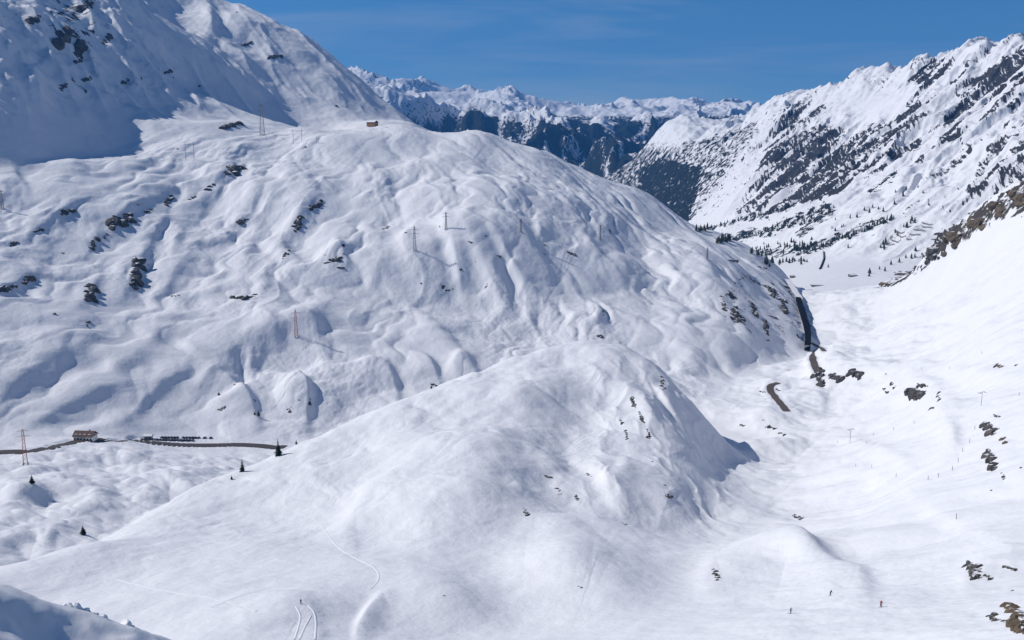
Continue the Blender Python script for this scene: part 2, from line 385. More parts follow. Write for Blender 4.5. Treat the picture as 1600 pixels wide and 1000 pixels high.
# drifts, ribs and steps of the middle hill: (photo polyline, height m, reach of its left flank, of its right flank)
HILL_RIBS = [
    ([(378, 256), (350, 276), (318, 300)], 7, 40, 11), ([(268, 300), (240, 312), (205, 330), (168, 358)], 9, 45, 11), ([(222, 402), (210, 425), (196, 452)], 9, 35, 11),
    ([(152, 438), (140, 455), (128, 476)], 6, 25, 9), ([(52, 428), (30, 442), (-10, 462)], 7, 30, 9), ([(504, 312), (480, 325), (462, 345), (444, 368)], 15, 50, 16),
    ([(148, 370), (140, 385), (132, 398)], 5, 20, 8), ([(142, 306), (110, 322), (70, 352), (20, 385)], 8, 30, 13), ([(335, 210), (300, 226), (250, 240), (190, 262)], 7, 22, 10),
    ([(420, 222), (380, 230), (330, 250)], 5, 18, 9), ([(440, 292), (405, 312), (370, 345), (350, 372)], 8, 30, 12), ([(490, 300), (450, 305), (420, 325)], 5, 20, 10),
    ([(256, 345), (236, 375), (226, 410)], 5, 20, 9), ([(290, 350), (262, 400)], 4, 16, 9), ([(395, 365), (382, 395), (376, 425)], 6, 20, 14), ([(300, 392), (270, 430), (250, 470)], 4, 22, 10),
    ([(216, 592), (120, 624), (32, 672)], 6, 30, 12), ([(90, 560), (40, 590), (-10, 622)], 5, 30, 14), ([(285, 585), (230, 615), (200, 650)], 6, 26, 12), ([(190, 500), (120, 545), (60, 600)], 5, 40, 16),
    ([(480, 496), (400, 520), (330, 575)], 6, 34, 16), ([(320, 480), (250, 520), (200, 570)], 5, 34, 16), ([(430, 445), (380, 460), (320, 500)], 5, 26, 12),
    ([(435, 503), (480, 497), (508, 520), (512, 548)], 7, 34, 12), ([(340, 585), (368, 598), (390, 625), (398, 648)], 8, 36, 9), ([(428, 582), (465, 590), (482, 612), (478, 645)], 10, 46, 9),
    ([(540, 582), (590, 575), (614, 598), (620, 625)], 8, 42, 9), ([(640, 560), (672, 575), (684, 602)], 9, 30, 9), ([(515, 392), (530, 402), (540, 420)], 7, 20, 8), ([(436, 384), (452, 400), (470, 412)], 8, 16, 9),
    ([(700, 590), (725, 560), (740, 585)], 5, 20, 9), ([(640, 480), (690, 530), (738, 590)], 5, 34, 14),
    # the shaded step with couloirs
    ([(622, 404), (690, 378), (740, 370), (800, 368), (860, 374), (905, 388), (935, 415)], 34, 60, 120),
    ([(640, 385), (626, 405), (655, 452)], 6, 12, 24), ([(696, 385), (712, 420), (724, 462)], 9, 9, 22), ([(726, 384), (757, 428), (784, 478)], 12, 13, 24), ([(775, 398), (800, 430), (824, 460)], 8, 8, 26),
    ([(840, 376), (848, 400)], 5, 6, 16), ([(904, 380), (924, 408), (938, 430)], 8, 12, 60), ([(1014, 390), (1038, 425), (1072, 468)], 9, 15, 70), ([(1112, 552), (1138, 570), (1152, 582)], 3, 10, 34),
    ([(880, 490), (940, 520), (980, 545)], 6, 16, 50), ([(800, 470), (860, 480), (885, 500)], 8, 26, 30), ([(925, 490), (935, 515)], 5, 6, 18),
    # knobs along the top
    ([(560, 266), (592, 288), (602, 316)], 12, 34, 17), ([(690, 258), (735, 264), (758, 292)], 10, 30, 16), ([(715, 226), (755, 222), (778, 242)], 11, 34, 13), ([(820, 240), (850, 260), (882, 292)], 9, 22, 13),
    ([(640, 333), (740, 340), (830, 345), (874, 358)], 8, 15, 36), ([(990, 302), (1020, 322), (1060, 352)], 6, 14, 16), ([(930, 326), (960, 346), (990, 362)], 9, 24, 14), ([(630, 280), (660, 270), (672, 290)], 6, 20, 10),
    ([(600, 215), (630, 208), (660, 222)], 6, 20, 9), ([(480, 232), (520, 225), (560, 240)], 4, 20, 9), ([(1050, 380), (1085, 392), (1110, 420)], 9, 26, 14), ([(1080, 420), (1105, 440), (1112, 470)], 9, 30, 14),
    ([(1000, 440), (1050, 490), (1090, 540)], 6, 40, 18), ([(960, 420), (1000, 470), (1030, 520)], 5, 36, 16),
    # cliff above the road gallery
    ([(1165, 425), (1128, 450), (1122, 500), (1185, 560)], 24, 60, 48), ([(1180, 420), (1215, 440), (1238, 470)], 8, 20, 12),
    ([(-20, 256), (14, 262), (34, 292)], 9, 34, 8), ([(70, 262), (120, 250), (170, 246)], 4, 20, 10),
]
HILL_BUMPS = [(560, 230, 60, 14, 0, 7), (360, 190, 30, 12, 0, 9), (470, 208, 26, 8, 0, 6), (560, 420, 60, 30, 20, 6), (300, 560, 80, 30, -20, 6)]
LEFT_RIBS = [([(312, -5), (330, 25), (326, 55)], 22, 46, 12), ([(352, 20), (372, 42), (388, 60)], 12, 9, 34), ([(405, 70), (440, 100), (474, 128)], 13, 9, 40), ([(350, 104), (385, 116), (432, 152)], 12, 16, 40), ([(485, 128), (520, 150), (562, 182)], 9, 8, 34),
    ([(2, 48), (22, 72), (40, 98)], 14, 8, 44), ([(48, 100), (62, 122), (56, 142)], 13, 14, 34), ([(175, 35), (215, 66), (258, 97)], 17, 44, 22), ([(80, 20), (110, 50), (130, 90)], 12, 30, 30), ([(205, 100), (240, 125), (282, 150)], 8, 40, 20), ([(455, 150), (490, 160), (545, 192)], 8, 10, 30), ([(430, 60), (470, 90), (520, 130)], 8, 20, 20)]
FLOOR_RIBS = [
    ([(40, 740), (70, 728), (105, 722), (140, 736)], 5.2, 12, 30), ([(5, 800), (60, 775), (92, 766), (140, 767), (150, 780)], 6.0, 13, 26), ([(-10, 824), (40, 810), (72, 812)], 5.2, 12, 24),
    ([(115, 806), (170, 798), (225, 793), (238, 806)], 5.2, 12, 22), ([(180, 722), (215, 714), (236, 722)], 4.5, 13, 22), ([(268, 756), (312, 772)], 3.0, 9, 20), ([(-8, 776), (40, 782), (60, 776)], 3.8, 10, 20),
    ([(150, 712), (185, 704), (190, 708)], 3.8, 10, 20), ([(60, 850), (120, 815), (160, 800)], 4.5, 12, 24), ([(240, 770), (300, 750), (340, 752)], 4.5, 12, 26), ([(0, 850), (50, 838), (70, 846)], 4.5, 9, 20), ([(180, 760), (230, 742), (262, 744)], 3.8, 11, 24)]
NEAR_RIBS = [
    ([(560, 852), (640, 846), (740, 848), (820, 860), (930, 890), (955, 906)], 8, 52, 66), ([(390, 958), (440, 946), (480, 948), (496, 985)], 1.6, 30, 16), ([(985, 560), (1022, 615), (1055, 670), (1075, 735), (1060, 800)], 10, 64, 36), ([(965, 655), (985, 700), (985, 745), (960, 800), (920, 850)], 13, 90, 76), ([(860, 560), (850, 620), (800, 700), (740, 760), (690, 830)], 9, 90, 80),
    ([(1120, 885), (1180, 862), (1236, 852), (1262, 876), (1335, 910)], 6, 40, 20), ([(545, 835), (566, 792), (622, 760)], 3.5, 36, 18), ([(640, 810), (720, 788), (800, 800), (870, 838)], 4, 30, 44),
    ([(700, 720), (790, 705), (850, 712)], 3, 24, 30), ([(560, 985), (575, 960), (600, 945)], 2, 20, 9), ([(820, 900), (860, 905), (925, 912)], 3, 26, 30),
    ([(905, 545), (940, 590), (1000, 640), (1040, 700)], 5, 40, 26), ([(930, 618), (960, 640), (1000, 660), (1018, 690)], 6, 14, 16), ([(1020, 630), (1040, 655), (1062, 680)], 5, 5, 20),
    ([(840, 722), (868, 748), (880, 775)], 3.5, 16, 20), ([(910, 740), (940, 765), (955, 800)], 4, 9, 30), ([(800, 780), (822, 795)], 2, 12, 10), ([(980, 745), (968, 780)], 2, 12, 20),
    ([(780, 640), (860, 610), (930, 620)], 4, 30, 30), ([(880, 575), (930, 580)], 2, 18, 24),
    # humps and cut lines of the bowl on the right
    ([(1282, 606), (1330, 582), (1390, 590), (1440, 602), (1480, 632)], 7, 26, 22), ([(1190, 650), (1240, 668), (1330, 690), (1420, 730)], 2.5, 14, 14), ([(1300, 700), (1400, 760), (1500, 820), (1580, 860)], 1.2, 14, 30),
    ([(1340, 590), (1400, 572), (1500, 585), (1600, 590)], 3, 12, 12), ([(1450, 640), (1500, 690), (1450, 740), (1380, 760)], 3, 18, 14), ([(1510, 900), (1540, 880), (1600, 870)], 2, 22, 16),
    ([(1180, 640), (1230, 650), (1280, 640)], 4, 10, 16), ([(1270, 585), (1300, 560), (1320, 545)], 6, 16, 12),
    ([(1380, 560), (1480, 490), (1600, 420)], 2, 8, 10), ([(1300, 540), (1420, 480), (1540, 410)], 2, 8, 10), ([(1400, 600), (1500, 540), (1600, 480)], 2.5, 8, 12),
]
NEAR_BUMPS = [(690, 955, 80, 34, 12, 6), (1310, 575, 22, 16, 0, 6), (1235, 870, 50, 18, 10, 4), (905, 560, 60, 14, 0, 3), (1215, 640, 40, 10, 0, 3)]

LAYERS = []     # (name, slice, z, k)


def add_layer(name, sl, Z):
    LAYERS.append((name, sl, Z))


# floor
sl, Z = layer(FLOOR, R_A, 8200)
x, y, r = X[sl], Y[sl], R[sl]
px, py = project(x, y, Z)
nearf = sstep(2600, 1500, r)
Z += nearf * (fbm(x / 90, y / 60, 3, 11) * 2.2 + (billow(x / 55 + y / 140, y / 50, 3, 15) - .4) * 6.0 * sstep(960, 800, r))
for f in FLOOR_RIBS: rib(Z, px, py, *f)
add_layer('valley_floor', sl, Z)

# near slope and knoll
sl, Z = layer(NEAR, R_A, 2300)
x, y, r = X[sl], Y[sl], R[sl]
px, py = project(x, y, Z)
sc = np.clip(r / 600, .35, 2)
kn = sstep(1240, 1100, px)
Z += fbm(x / 120, y / 150, 2, 21) * 5.2 * sc * (0.7 + .3 * kn) + fbm(x / 38, y / 55, 3, 25) * 1.2 * sc + fbm(x / 9, y / 14, 2, 29) * .16 + (1 - kn) * ((billow((x + y * .3) / 60, y / 90, 3, 33, .4) - .4) * 4.0 * sc + (billow(x / 18, y / 30, 2, 43) - .4) * .45 * sc) + (1 - kn) * fbm(x / 3, y / 5, 2, 36) * .12 * sstep(480, 330, r)
wu = fbm(x / 60, y / 60, 2, 34) * 20
Z += kn * ((billow((x + wu) / 55, (y + wu) / 80, 2, 31, .35) - .4) * 2.2 * sstep(400, 640, r) + (billow((x + wu) / 17, (y - wu) / 24, 3, 37, .5) - .4) * .4 * sstep(250, 600, r))
ca, cc = px * .857 - py * .514, px * .514 + py * .857
pst = sstep(960, 1060, px) * sstep(880, 930, py)
Z += pst * (perlin((py + px * .12) / 5, px / 60, 49) * .16 + perlin((py + px * .12) / 2.2, px / 34, 53) * .07)
rsm = sstep(1270, 1380, px) * sstep(700, 560, py)
Z += rsm * (perlin(cc / 9, ca / 150, 45) * .4 + perlin(cc / 26, ca / 260, 46) * 1.1)
flank = sstep(880, 960, px) * sstep(1200, 1100, px) * sstep(560, 620, py) * sstep(860, 800, py)
Z += flank * ((ridged((x + wu * .4) / 22, y / 70, 3, 39) - .8) * 1.1)
for f in NEAR_RIBS: rib(Z, px, py, *f)
for f in NEAR_BUMPS: bump(Z, px, py, *f)
add_layer('front_knoll', sl, Z)

# middle hill
sl, Z = layer(HILL, 780, 2700, t1=math.radians(20.5))
x, y, r = X[sl], Y[sl], R[sl]
px, py = project(x, y, Z)
cx0, cy0, _ = at(600, 215, 1950)
ang = np.arctan2(x - cx0, -(y - cy0)); rho = np.hypot(x - cx0, y - cy0)
wx, wy = fbm(x / 160, y / 160, 2, 41) * .5, fbm(x / 160, y / 160, 2, 44) * .5
Z += fbm(x / 190, y / 190, 2, 47) * 8 * sstep(800, 1100, r)
ribs = ridged(ang * 9 + wx, np.log(rho + 80) * 1.6 + wy, 3, 51, .55)
ribs2 = ridged(ang * 24 + wx * 2, np.log(rho + 80) * 3.5 + wy * 2, 2, 55, .5)
amp = sstep(60, 420, rho)
au, av = ang * np.minimum(rho, 900) ** .85 * 2.2, rho      # across and along the fall line, metres
wu, wv = fbm(x / 70, y / 70, 2, 64) * 22, fbm(x / 70, y / 70, 2, 66) * 22
mm = sstep(-.5, .7, fbm(x / 230, y / 230, 2, 68))
Z += (.35 + .65 * amp) * ((billow((au + wu) / 85, (av + wv) / 230, 2, 51, .42) - .4) * 9.5 + (.25 + .75 * mm) * (billow((au + wu * .6) / 34, (av + wv * .6) / 75, 2, 55, .4) - .4) * 3.4)
Z += amp * (ribs - .8) * 1.2 + mm * (fbm(x / 20, y / 20, 2, 58, .5) * .7 + (billow(x / 9, y / 11, 2, 62) - .4) * .7) + fbm(x / 7, y / 7, 2, 69) * .12
for f in HILL_RIBS: rib(Z, px, py, *f)
for f in HILL_BUMPS: bump(Z, px, py, *f)
add_layer('middle_hill', sl, Z)

# left mountain
sl, Z = layer(LEFTM, 1150, 4500, t1=math.radians(3))
x, y, r = X[sl], Y[sl], R[sl]
px, py = project(x, y, Z)
up = sstep(215, 120, py)
u, v = (x * .75 + y * .66), (-x * .66 + y * .75)
up = up * (1 - .85 * np.exp(-((px - 285) / 42) ** 2 - ((py - 32) / 30) ** 2))
Z += up * ((ridged(u / 90, v / 330, 3, 71) - .7) * 8 * (1 + .7 * sstep(280, 200, px)) + sstep(280, 200, px) * (billow(x / 70, y / 90, 3, 77) - .4) * 9 + (crest(x / 60, y / 60, 4, 75) - .5) * 7 * (.35 + .65 * sstep(420, 250, px))) + fbm(x / 150, y / 150, 2, 78) * 6 * sstep(300, 200, py) + fbm(x / 25, y / 25, 2, 79) * 1.0
for f in LEFT_RIBS: rib(Z, px, py, *f)
add_layer('left_mountain', sl, Z)

# right mountain
sl, Z = layer(RIGHTM, 1950, 7200, 'lin', t0=math.radians(4))
x, y, r = X[sl], Y[sl], R[sl]
px, py = project(x, y, Z)
hgt = sstep(-420, 0, Z)
ra, rb = at(1200, 163, 5050), at(1600, 50, 3760)
ux, uy = (rb - ra)[:2] / np.hypot(*(rb - ra)[:2])
u, v = x * ux + y * uy, -x * uy + y * ux            # along the ridge, down the slope
wx = fbm(x / 420, y / 420, 3, 81) * .5
skew = u + v * .55
smooth_bowl = np.exp(-((px - 1370) / 70) ** 2 - ((py - 165) / 26) ** 2)
w2 = fbm(x / 160, y / 160, 3, 84) * .35
Z += (.2 + .8 * hgt) * (1 - .85 * smooth_bowl) * ((crest(skew / 360 + wx, v / 1700, 3, 87, .5) - .6) * 75 + (crest(u / 90 + wx + w2, v / 520, 4, 90, .55) - .55) * 30 + (crest(x / 55, y / 75, 3, 97, .55) - .5) * 13 + sstep(.55, .95, hgt) * (crest(x / 26, y / 34, 2, 98) - .5) * 5)
Z += np.exp(-((px - 1240) / 90) ** 2 - ((py - 260) / 60) ** 2) * (crest(u / 30 + w2, v / 400, 2, 99) - .5) * 9
add_layer('right_mountain', sl, Z)

# pyramid
sl, Z = layer(PYRAMID, 4000, 8200, 'lin', t0=math.radians(0), t1=math.radians(17))
x, y, r = X[sl], Y[sl], R[sl]
Z += (crest(x / 420, y / 700, 4, 101, .5) - .55) * 60 + (crest(x / 90, y / 120, 3, 105) - .5) * 14
add_layer('pyramid_peak', sl, Z)

# far slopes and far range
sl, Z = layer(FARM, 5600, 12500, 'lin')
x, y, r = X[sl], Y[sl], R[sl]
rd = crest(x / 1000 + fbm(x / 900, y / 900, 2, 110) * .5, y / 1500, 5, 111, .5)
Z += (rd - .58) * 460 + (crest(x / 200, y / 520, 3, 117, .5) - .55) * 60
add_layer('far_slopes', sl, Z)
sl, Z = layer(FARR, 8500, 15800, 'lin')
x, y, r = X[sl], Y[sl], R[sl]
rd = crest(x / 1300 + fbm(x / 1200, y / 1200, 2, 120) * .5, y / 2000, 5, 121, .52)
Z += (rd - .66) * 300 + (crest(x / 330, y / 520, 3, 127, .5) - .58) * 55
add_layer('far_range', sl, Z)

# smooth union
ZZ = np.full(R.shape, -2500.0); ID = np.zeros(R.shape, np.int8)
for k, (name, sl, Z) in enumerate(LAYERS):
    a = ZZ[sl]; b = Z
    kk = np.clip(R[sl] * .008, 3, 30)
    h = np.clip(.5 + .5 * (b - a) / kk, 0, 1)
    ID[sl] = np.where(b > a, k, ID[sl])
    ZZ[sl] = a + (b - a) * h + kk * h * (1 - h) * np.where(a < -2000, 0, 1)


# ------------------------------------------------------------------ reading the ground
def ground(px, py, rmin=0.0):
    """the point of the landscape seen at a photo pixel (first hit along the line of sight beyond rmin)"""
    a = (px - 800.0) / FPX
    b = math.atan2(a, CP + (500 - py) / FPX * SP)
    j = int(np.clip(np.searchsorted(th, b), 1, NT - 1)); f = (b - th[j - 1]) / (th[j] - th[j - 1])
    zc = ZZ[:, j - 1] * (1 - f) + ZZ[:, j] * f
    rr = np.exp(lr)
    _, yy = project(rr * math.sin(b), rr * math.cos(b), zc)
    ok = np.nonzero((yy[1:] <= py) & (rr[1:] > rmin))[0]
    i = int(ok[0]) if len(ok) else NR - 2
    t = float(np.clip((yy[i] - py) / (yy[i] - yy[i + 1] + 1e-9), 0, 1))
    r = rr[i] * (1 - t) + rr[i + 1] * t
    return Vector((r * math.sin(b), r * math.cos(b), zc[i] * (1 - t) + zc[i + 1] * t))


def height(x, y):
    b, l = math.atan2(x, y), math.log(math.hypot(x, y))
    j = int(np.clip(np.searchsorted(th, b), 1, NT - 1)); i = int(np.clip(np.searchsorted(lr, l), 1, NR - 1))
    f = (b - th[j - 1]) / (th[j] - th[j - 1]); g = (l - lr[i - 1]) / (lr[i] - lr[i - 1])
    return float((ZZ[i - 1, j - 1] * (1 - f) + ZZ[i - 1, j] * f) * (1 - g) + (ZZ[i, j - 1] * (1 - f) + ZZ[i, j] * f) * g)


def seen_path(poly, step=3.0, n=2, smooth=6):
    pts = [ground(*p) for p in rounded(poly, n)]
    out = [pts[0]]
    for a, b in zip(pts[:-1], pts[1:]):
        d = b - a; l = math.hypot(d.x, d.y)
        k = max(1, int(l / step))
        out += [a + d * (i / k) for i in range(1, k + 1)]
    z = np.array([p.z for p in out]); kk = np.ones(2 * smooth + 1) / (2 * smooth + 1)
    if len(z) > 3: z = np.convolve(np.pad(z, smooth, 'edge'), kk, 'valid')
    return np.array([(p.x, p.y, q) for p, q in zip(out, z)])


def bed(path, half, apron, drop=.45):
    """level the ground along a path so that a road lies in it"""
    rr = np.hypot(path[:, 0], path[:, 1]); bb = np.arctan2(path[:, 0], path[:, 1])
    i0, i1 = np.searchsorted(lr, math.log(rr.min() - apron * 2)), np.searchsorted(lr, math.log(rr.max() + apron * 2))
    j0, j1 = np.searchsorted(th, bb.min() - .03), np.searchsorted(th, bb.max() + .03)
    sl = (slice(i0, i1), slice(j0, j1))
    d2 = np.full(X[sl].shape, 1e12); zz = np.zeros(X[sl].shape)
    for p in path:
        q = (X[sl] - p[0]) ** 2 + (Y[sl] - p[1]) ** 2
        m = q < d2
        d2 = np.where(m, q, d2); zz = np.where(m, p[2], zz)
    w = sstep(apron, half, np.sqrt(d2))
    ZZ[sl] = ZZ[sl] * (1 - w) + (zz - drop) * w


PASS_ROAD = seen_path([(-90, 716), (0, 706), (60, 702), (90, 697), (112, 690), (150, 687), (190, 687), (240, 692), (270, 695), (300, 696), (360, 694), (420, 697), (445, 699)])
CAR_PARK = seen_path([(222, 687), (262, 689), (340, 689)])
BEND_LOW = seen_path([(1216, 597), (1206, 600), (1202, 607), (1208, 617), (1219, 629), (1230, 642)])
BEND_HIGH = seen_path([(1286, 545), (1274, 551), (1269, 558), (1272, 569), (1279, 583)])
BEND_TOP = seen_path([(1256, 531), (1270, 538), (1288, 547)])
bed(CAR_PARK, 8, 14, .05)
for p_, w_ in ((PASS_ROAD, 5.0), (BEND_LOW, 5.5), (BEND_HIGH, 5.5), (BEND_TOP, 4.5)):
    bed(p_, w_, w_ + 6)
print('height field', NR, NT, round(time.time() - T0, 1), 's')

# ------------------------------------------------------------------ materials
def new_mat(name):
    m = bpy.data.materials.new(name); m.use_nodes = True
    nt = m.node_tree
    return m, nt, nt.nodes['Principled BSDF']


def simple(name, col, rough=.7, metal=0):
    m, nt, b = new_mat(name)
    b.inputs['Base Color'].default_value = (*col, 1); b.inputs['Roughness'].default_value = rough; b.inputs['Metallic'].default_value = metal
    return m


def terrain_mat():
    m, nt, b = new_mat('snow_rock_forest')
    N, L = nt.nodes.new, nt.links.new

    def math_(op, a, bb, clamp=False):
        n = N('ShaderNodeMath'); n.operation = op; n.use_clamp = clamp
        for k, q in enumerate((a, bb)):
            if q is None: continue
            if isinstance(q, (int, float)): n.inputs[k].default_value = q
            else: L(q, n.inputs[k])
        return n.outputs[0]

    def noise(vec, scale, detail=3, rough=.55):
        n = N('ShaderNodeTexNoise'); n.inputs['Scale'].default_value = scale; n.inputs['Detail'].default_value = detail; n.inputs['Roughness'].default_value = rough
        L(vec, n.inputs['Vector']); return n.outputs['Fac']

    def mapped(rot, sc):
        n = N('ShaderNodeMapping'); n.inputs['Rotation'].default_value = rot; n.inputs['Scale'].default_value = sc
        L(tc.outputs['Object'], n.inputs['Vector']); return n.outputs[0]

    def step(lo, hi, v):
        n = N('ShaderNodeMapRange'); n.interpolation_type = 'SMOOTHSTEP'
        n.inputs['From Min'].default_value = lo; n.inputs['From Max'].default_value = hi; L(v, n.inputs['Value']); return n.outputs[0]

    def mix(f, a, bb):
        n = N('ShaderNodeMix'); n.data_type = 'RGBA'; L(f, n.inputs['Factor'])
        for sock, q in ((n.inputs[6], a), (n.inputs[7], bb)):
            if isinstance(q, tuple): sock.default_value = (*q, 1)
            else: L(q, sock)
        return n.outputs[2]
    tc = N('ShaderNodeTexCoord')

    def attr(nm):
        a = N('ShaderNodeAttribute'); a.attribute_name = nm; return a.outputs['Fac']
    a_rock, a_stripe, a_wood, a_warm = attr('rock'), attr('gully'), attr('forest'), attr('warm')
    # rock showing through: broken patches, drawn out down the slope where there are gullies
    n1 = noise(mapped((0, 0, 0), (1, 1, 1)), .04, 7, .68)
    n2 = noise(mapped((0, 0, math.radians(73.6)), (1, .2, .12)), .12, 6, .62)
    nn = math_('ADD', n1, math_('MULTIPLY', a_stripe, math_('SUBTRACT', n2, n1)))
    v = math_('ADD', a_rock, math_('MULTIPLY', math_('SUBTRACT', nn, .5), 2.15))
    f_rock = step(.5, .6, v)
    n3 = noise(mapped((0, 0, 0), (1, 1, .6)), .045, 6, .72)
    f_wood = step(.5, .62, math_('ADD', a_wood, math_('MULTIPLY', math_('SUBTRACT', n3, .5), 2.0)))
    ns = noise(tc.outputs['Object'], .01, 3)
    snow = mix(ns, (.655, .665, .705), (.69, .70, .735))
    nr = noise(tc.outputs['Object'], .11, 4, .7)
    rock = mix(a_warm, mix(nr, (.012, .013, .016), (.07, .069, .073)), mix(nr, (.016, .013, .011), (.13, .105, .078)))
    nw = noise(tc.outputs['Object'], .06, 3)
    wood = mix(nw, (.005, .009, .013), (.017, .024, .026))
    L(mix(f_wood, mix(f_rock, snow, rock), wood), b.inputs['Base Color'])
    b.inputs['Roughness'].default_value = .7
    b.inputs['Specular IOR Level'].default_value = .06
    # relief: fine wind crust on the snow, broken rock
    bp = N('ShaderNodeBump'); bp.inputs['Distance'].default_value = 1.0; bp.inputs['Strength'].default_value = .5
    w1 = noise(mapped((0, 0, math.radians(30)), (1, .35, 1)), .35, 4, .55)
    w2 = noise(tc.outputs['Object'], .05, 4, .6)
    w3 = noise(mapped((0, 0, math.radians(35)), (1, .3, 1)), 1.1, 3, .6)
    hsnow = math_('ADD', math_('MULTIPLY', w3, .06), math_('ADD', math_('MULTIPLY', w1, .18), math_('MULTIPLY', w2, 3.0)))
    hrock = math_('MULTIPLY', nr, 9.0)
    mxh = N('ShaderNodeMix'); mxh.data_type = 'FLOAT'; L(math_('MAXIMUM', f_rock, f_wood), mxh.inputs[0]); L(hsnow, mxh.inputs[2]); L(hrock, mxh.inputs[3])
    L(mxh.outputs[0], bp.inputs['Height']); L(bp.outputs[0], b.inputs['Normal'])
    return m


M_TERR = terrain_mat()

# ------------------------------------------------------------------ terrain meshes
def normals_of():
    P = np.stack([X, Y, ZZ], -1)
    du = np.gradient(P, axis=1); dv = np.gradient(P, axis=0)
    n = np.cross(du, dv)
    n /= np.linalg.norm(n, axis=-1, keepdims=True)
    return n


NRM = normals_of()
PX, PY = project(X, Y, ZZ)
LID = {n[0]: k for k, n in enumerate(LAYERS)}
WPX = PX + fbm(X / R * 180, Y / R * 180 + ZZ / R * 300, 2, 201) * 7
WPY = PY + fbm(X / R * 180 + 40, Y / R * 180 + ZZ / R * 300, 2, 204) * 5


def inside(poly, sel):
    qx, qy = WPX[sel], WPY[sel]
    c = np.zeros(qx.shape, bool)
    n = len(poly)
    for i in range(n):
        (x1, y1), (x2, y2) = poly[i], poly[i - 1]
        if y1 == y2: continue
        c ^= ((y1 > qy) != (y2 > qy)) & (qx < (x2 - x1) * (qy - y1) / (y2 - y1) + x1)
    return c


def patch(A, layer_name, poly, dens_):
    xs = [p[0] for p in poly]; ys = [p[1] for p in poly]
    sel = (ID == LID[layer_name]) & (PX > min(xs) - 20) & (PX < max(xs) + 20) & (PY > min(ys) - 20) & (PY < max(ys) + 20)
    idx = np.nonzero(sel)
    ins = inside(poly, idx)
    A[idx[0][ins], idx[1][ins]] = dens_


def band(A, layer_name, poly, width, dens_):
    xs = [p[0] for p in poly]; ys = [p[1] for p in poly]
    sel = np.nonzero((ID == LID[layer_name]) & (PX > min(xs) - 20) & (PX < max(xs) + 20) & (PY > min(ys) - 20) & (PY < max(ys) + 20))
    d, _, _ = polydist(WPX[sel], WPY[sel], poly)
    A[sel] = np.maximum(A[sel], dens_ * sstep(width * 1.3, width * .7, d))


ROCK = np.zeros(R.shape, np.float32); GULLY = np.zeros(R.shape, np.float32);  WOOD = np.zeros(R.shape, np.float32); WARM = np.zeros(R.shape, np.float32)
steep = np.sqrt(1 - NRM[..., 2] ** 2) / np.maximum(np.abs(NRM[..., 2]), .05)
rm = ID == LID['right_mountain']
ROCK[rm] = .14 + .2 * sstep(.8, 1.4, steep[rm]); GULLY[rm] = .85
for poly, d in [([(1145, 335), (1190, 250), (1215, 195), (1290, 195), (1330, 215), (1345, 255), (1320, 300), (1250, 318), (1200, 338)], .6),
                ([(1205, 192), (1235, 160), (1280, 158), (1290, 175), (1240, 197)], .48), ([(1330, 215), (1400, 165), (1440, 140), (1470, 150), (1430, 200), (1400, 260), (1360, 290), (1340, 265)], .5),
                ([(1415, 122), (1430, 90), (1475, 93), (1472, 130), (1440, 142)], .62), ([(1540, 75), (1605, 40), (1620, 130), (1560, 120), (1500, 140), (1480, 120)], .48),
                ([(1475, 180), (1500, 175), (1502, 225), (1470, 222)], .8), ([(1500, 150), (1560, 110), (1620, 95), (1620, 140), (1545, 190), (1500, 200)], .5),
                ([(1380, 210), (1440, 195), (1440, 260), (1385, 290)], .58), ([(1370, 290), (1620, 200), (1620, 290), (1500, 300), (1400, 340)], .44), ([(1320, 150), (1440, 130), (1400, 190), (1300, 200)], 0.0)]:
    patch(ROCK, 'right_mountain', poly, d)
rib_u = X[rm] * ux + Y[rm] * uy; rib_v = -X[rm] * uy + Y[rm] * ux
ROCK[rm] += (crest(rib_u / 95 + fbm(X[rm] / 160, Y[rm] / 160, 2, 241) * .5, rib_v / 700, 3, 243, .6) - .58) * 1.0 * sstep(.05, .3, ROCK[rm])
patch(GULLY, 'right_mountain', [(1140, 345), (1190, 230), (1215, 185), (1290, 185), (1345, 205), (1350, 265), (1320, 310), (1200, 345)], 1.0)
for poly, d in [([(990, 345), (1005, 270), (1060, 225), (1120, 212), (1190, 185), (1175, 215), (1130, 275), (1080, 345)], .54), ([(1000, 345), (1000, 265), (1040, 250), (1100, 262), (1075, 345)], .82)]:
    for nm in ('right_mountain', 'pyramid_peak', 'valley_floor'): patch(WOOD, nm, poly, d)
for poly, w in [([(1090, 362), (1150, 346), (1200, 334), (1240, 322)], 4), ([(1125, 380), (1170, 366), (1200, 362), (1250, 340), (1290, 325)], 7), ([(1180, 398), (1260, 390), (1310, 370), (1380, 345)], 6), ([(1250, 365), (1275, 345), (1300, 325)], 7), ([(1360, 300), (1400, 270)], 5)]:
    for nm in ('right_mountain', 'valley_floor'): band(WOOD, nm, poly, w * 1.2, .6)
pm = ID == LID['pyramid_peak']
WOOD[pm] = np.maximum(WOOD[pm], .62 * sstep(-40, -170, ZZ[pm])); ROCK[pm] = .08 + .2 * sstep(.9, 1.4, steep[pm])
fm = ID == LID['far_slopes']
WOOD[fm] = (.9 + (.60 - crest(X[fm] / 210, Y[fm] / 620, 4, 117, .55)) * 1.7) * sstep(140, -60, ZZ[fm] + fbm(X[fm] / 500, Y[fm] / 500, 3, 221) * 90); ROCK[fm] = .12 + .3 * sstep(.7, 1.3, steep[fm])
fr = ID == LID['far_range']
ROCK[fr] = .06 + .42 * sstep(.55, 1.2, steep[fr]); WOOD[fr] = .8 * sstep(130, 0, ZZ[fr])
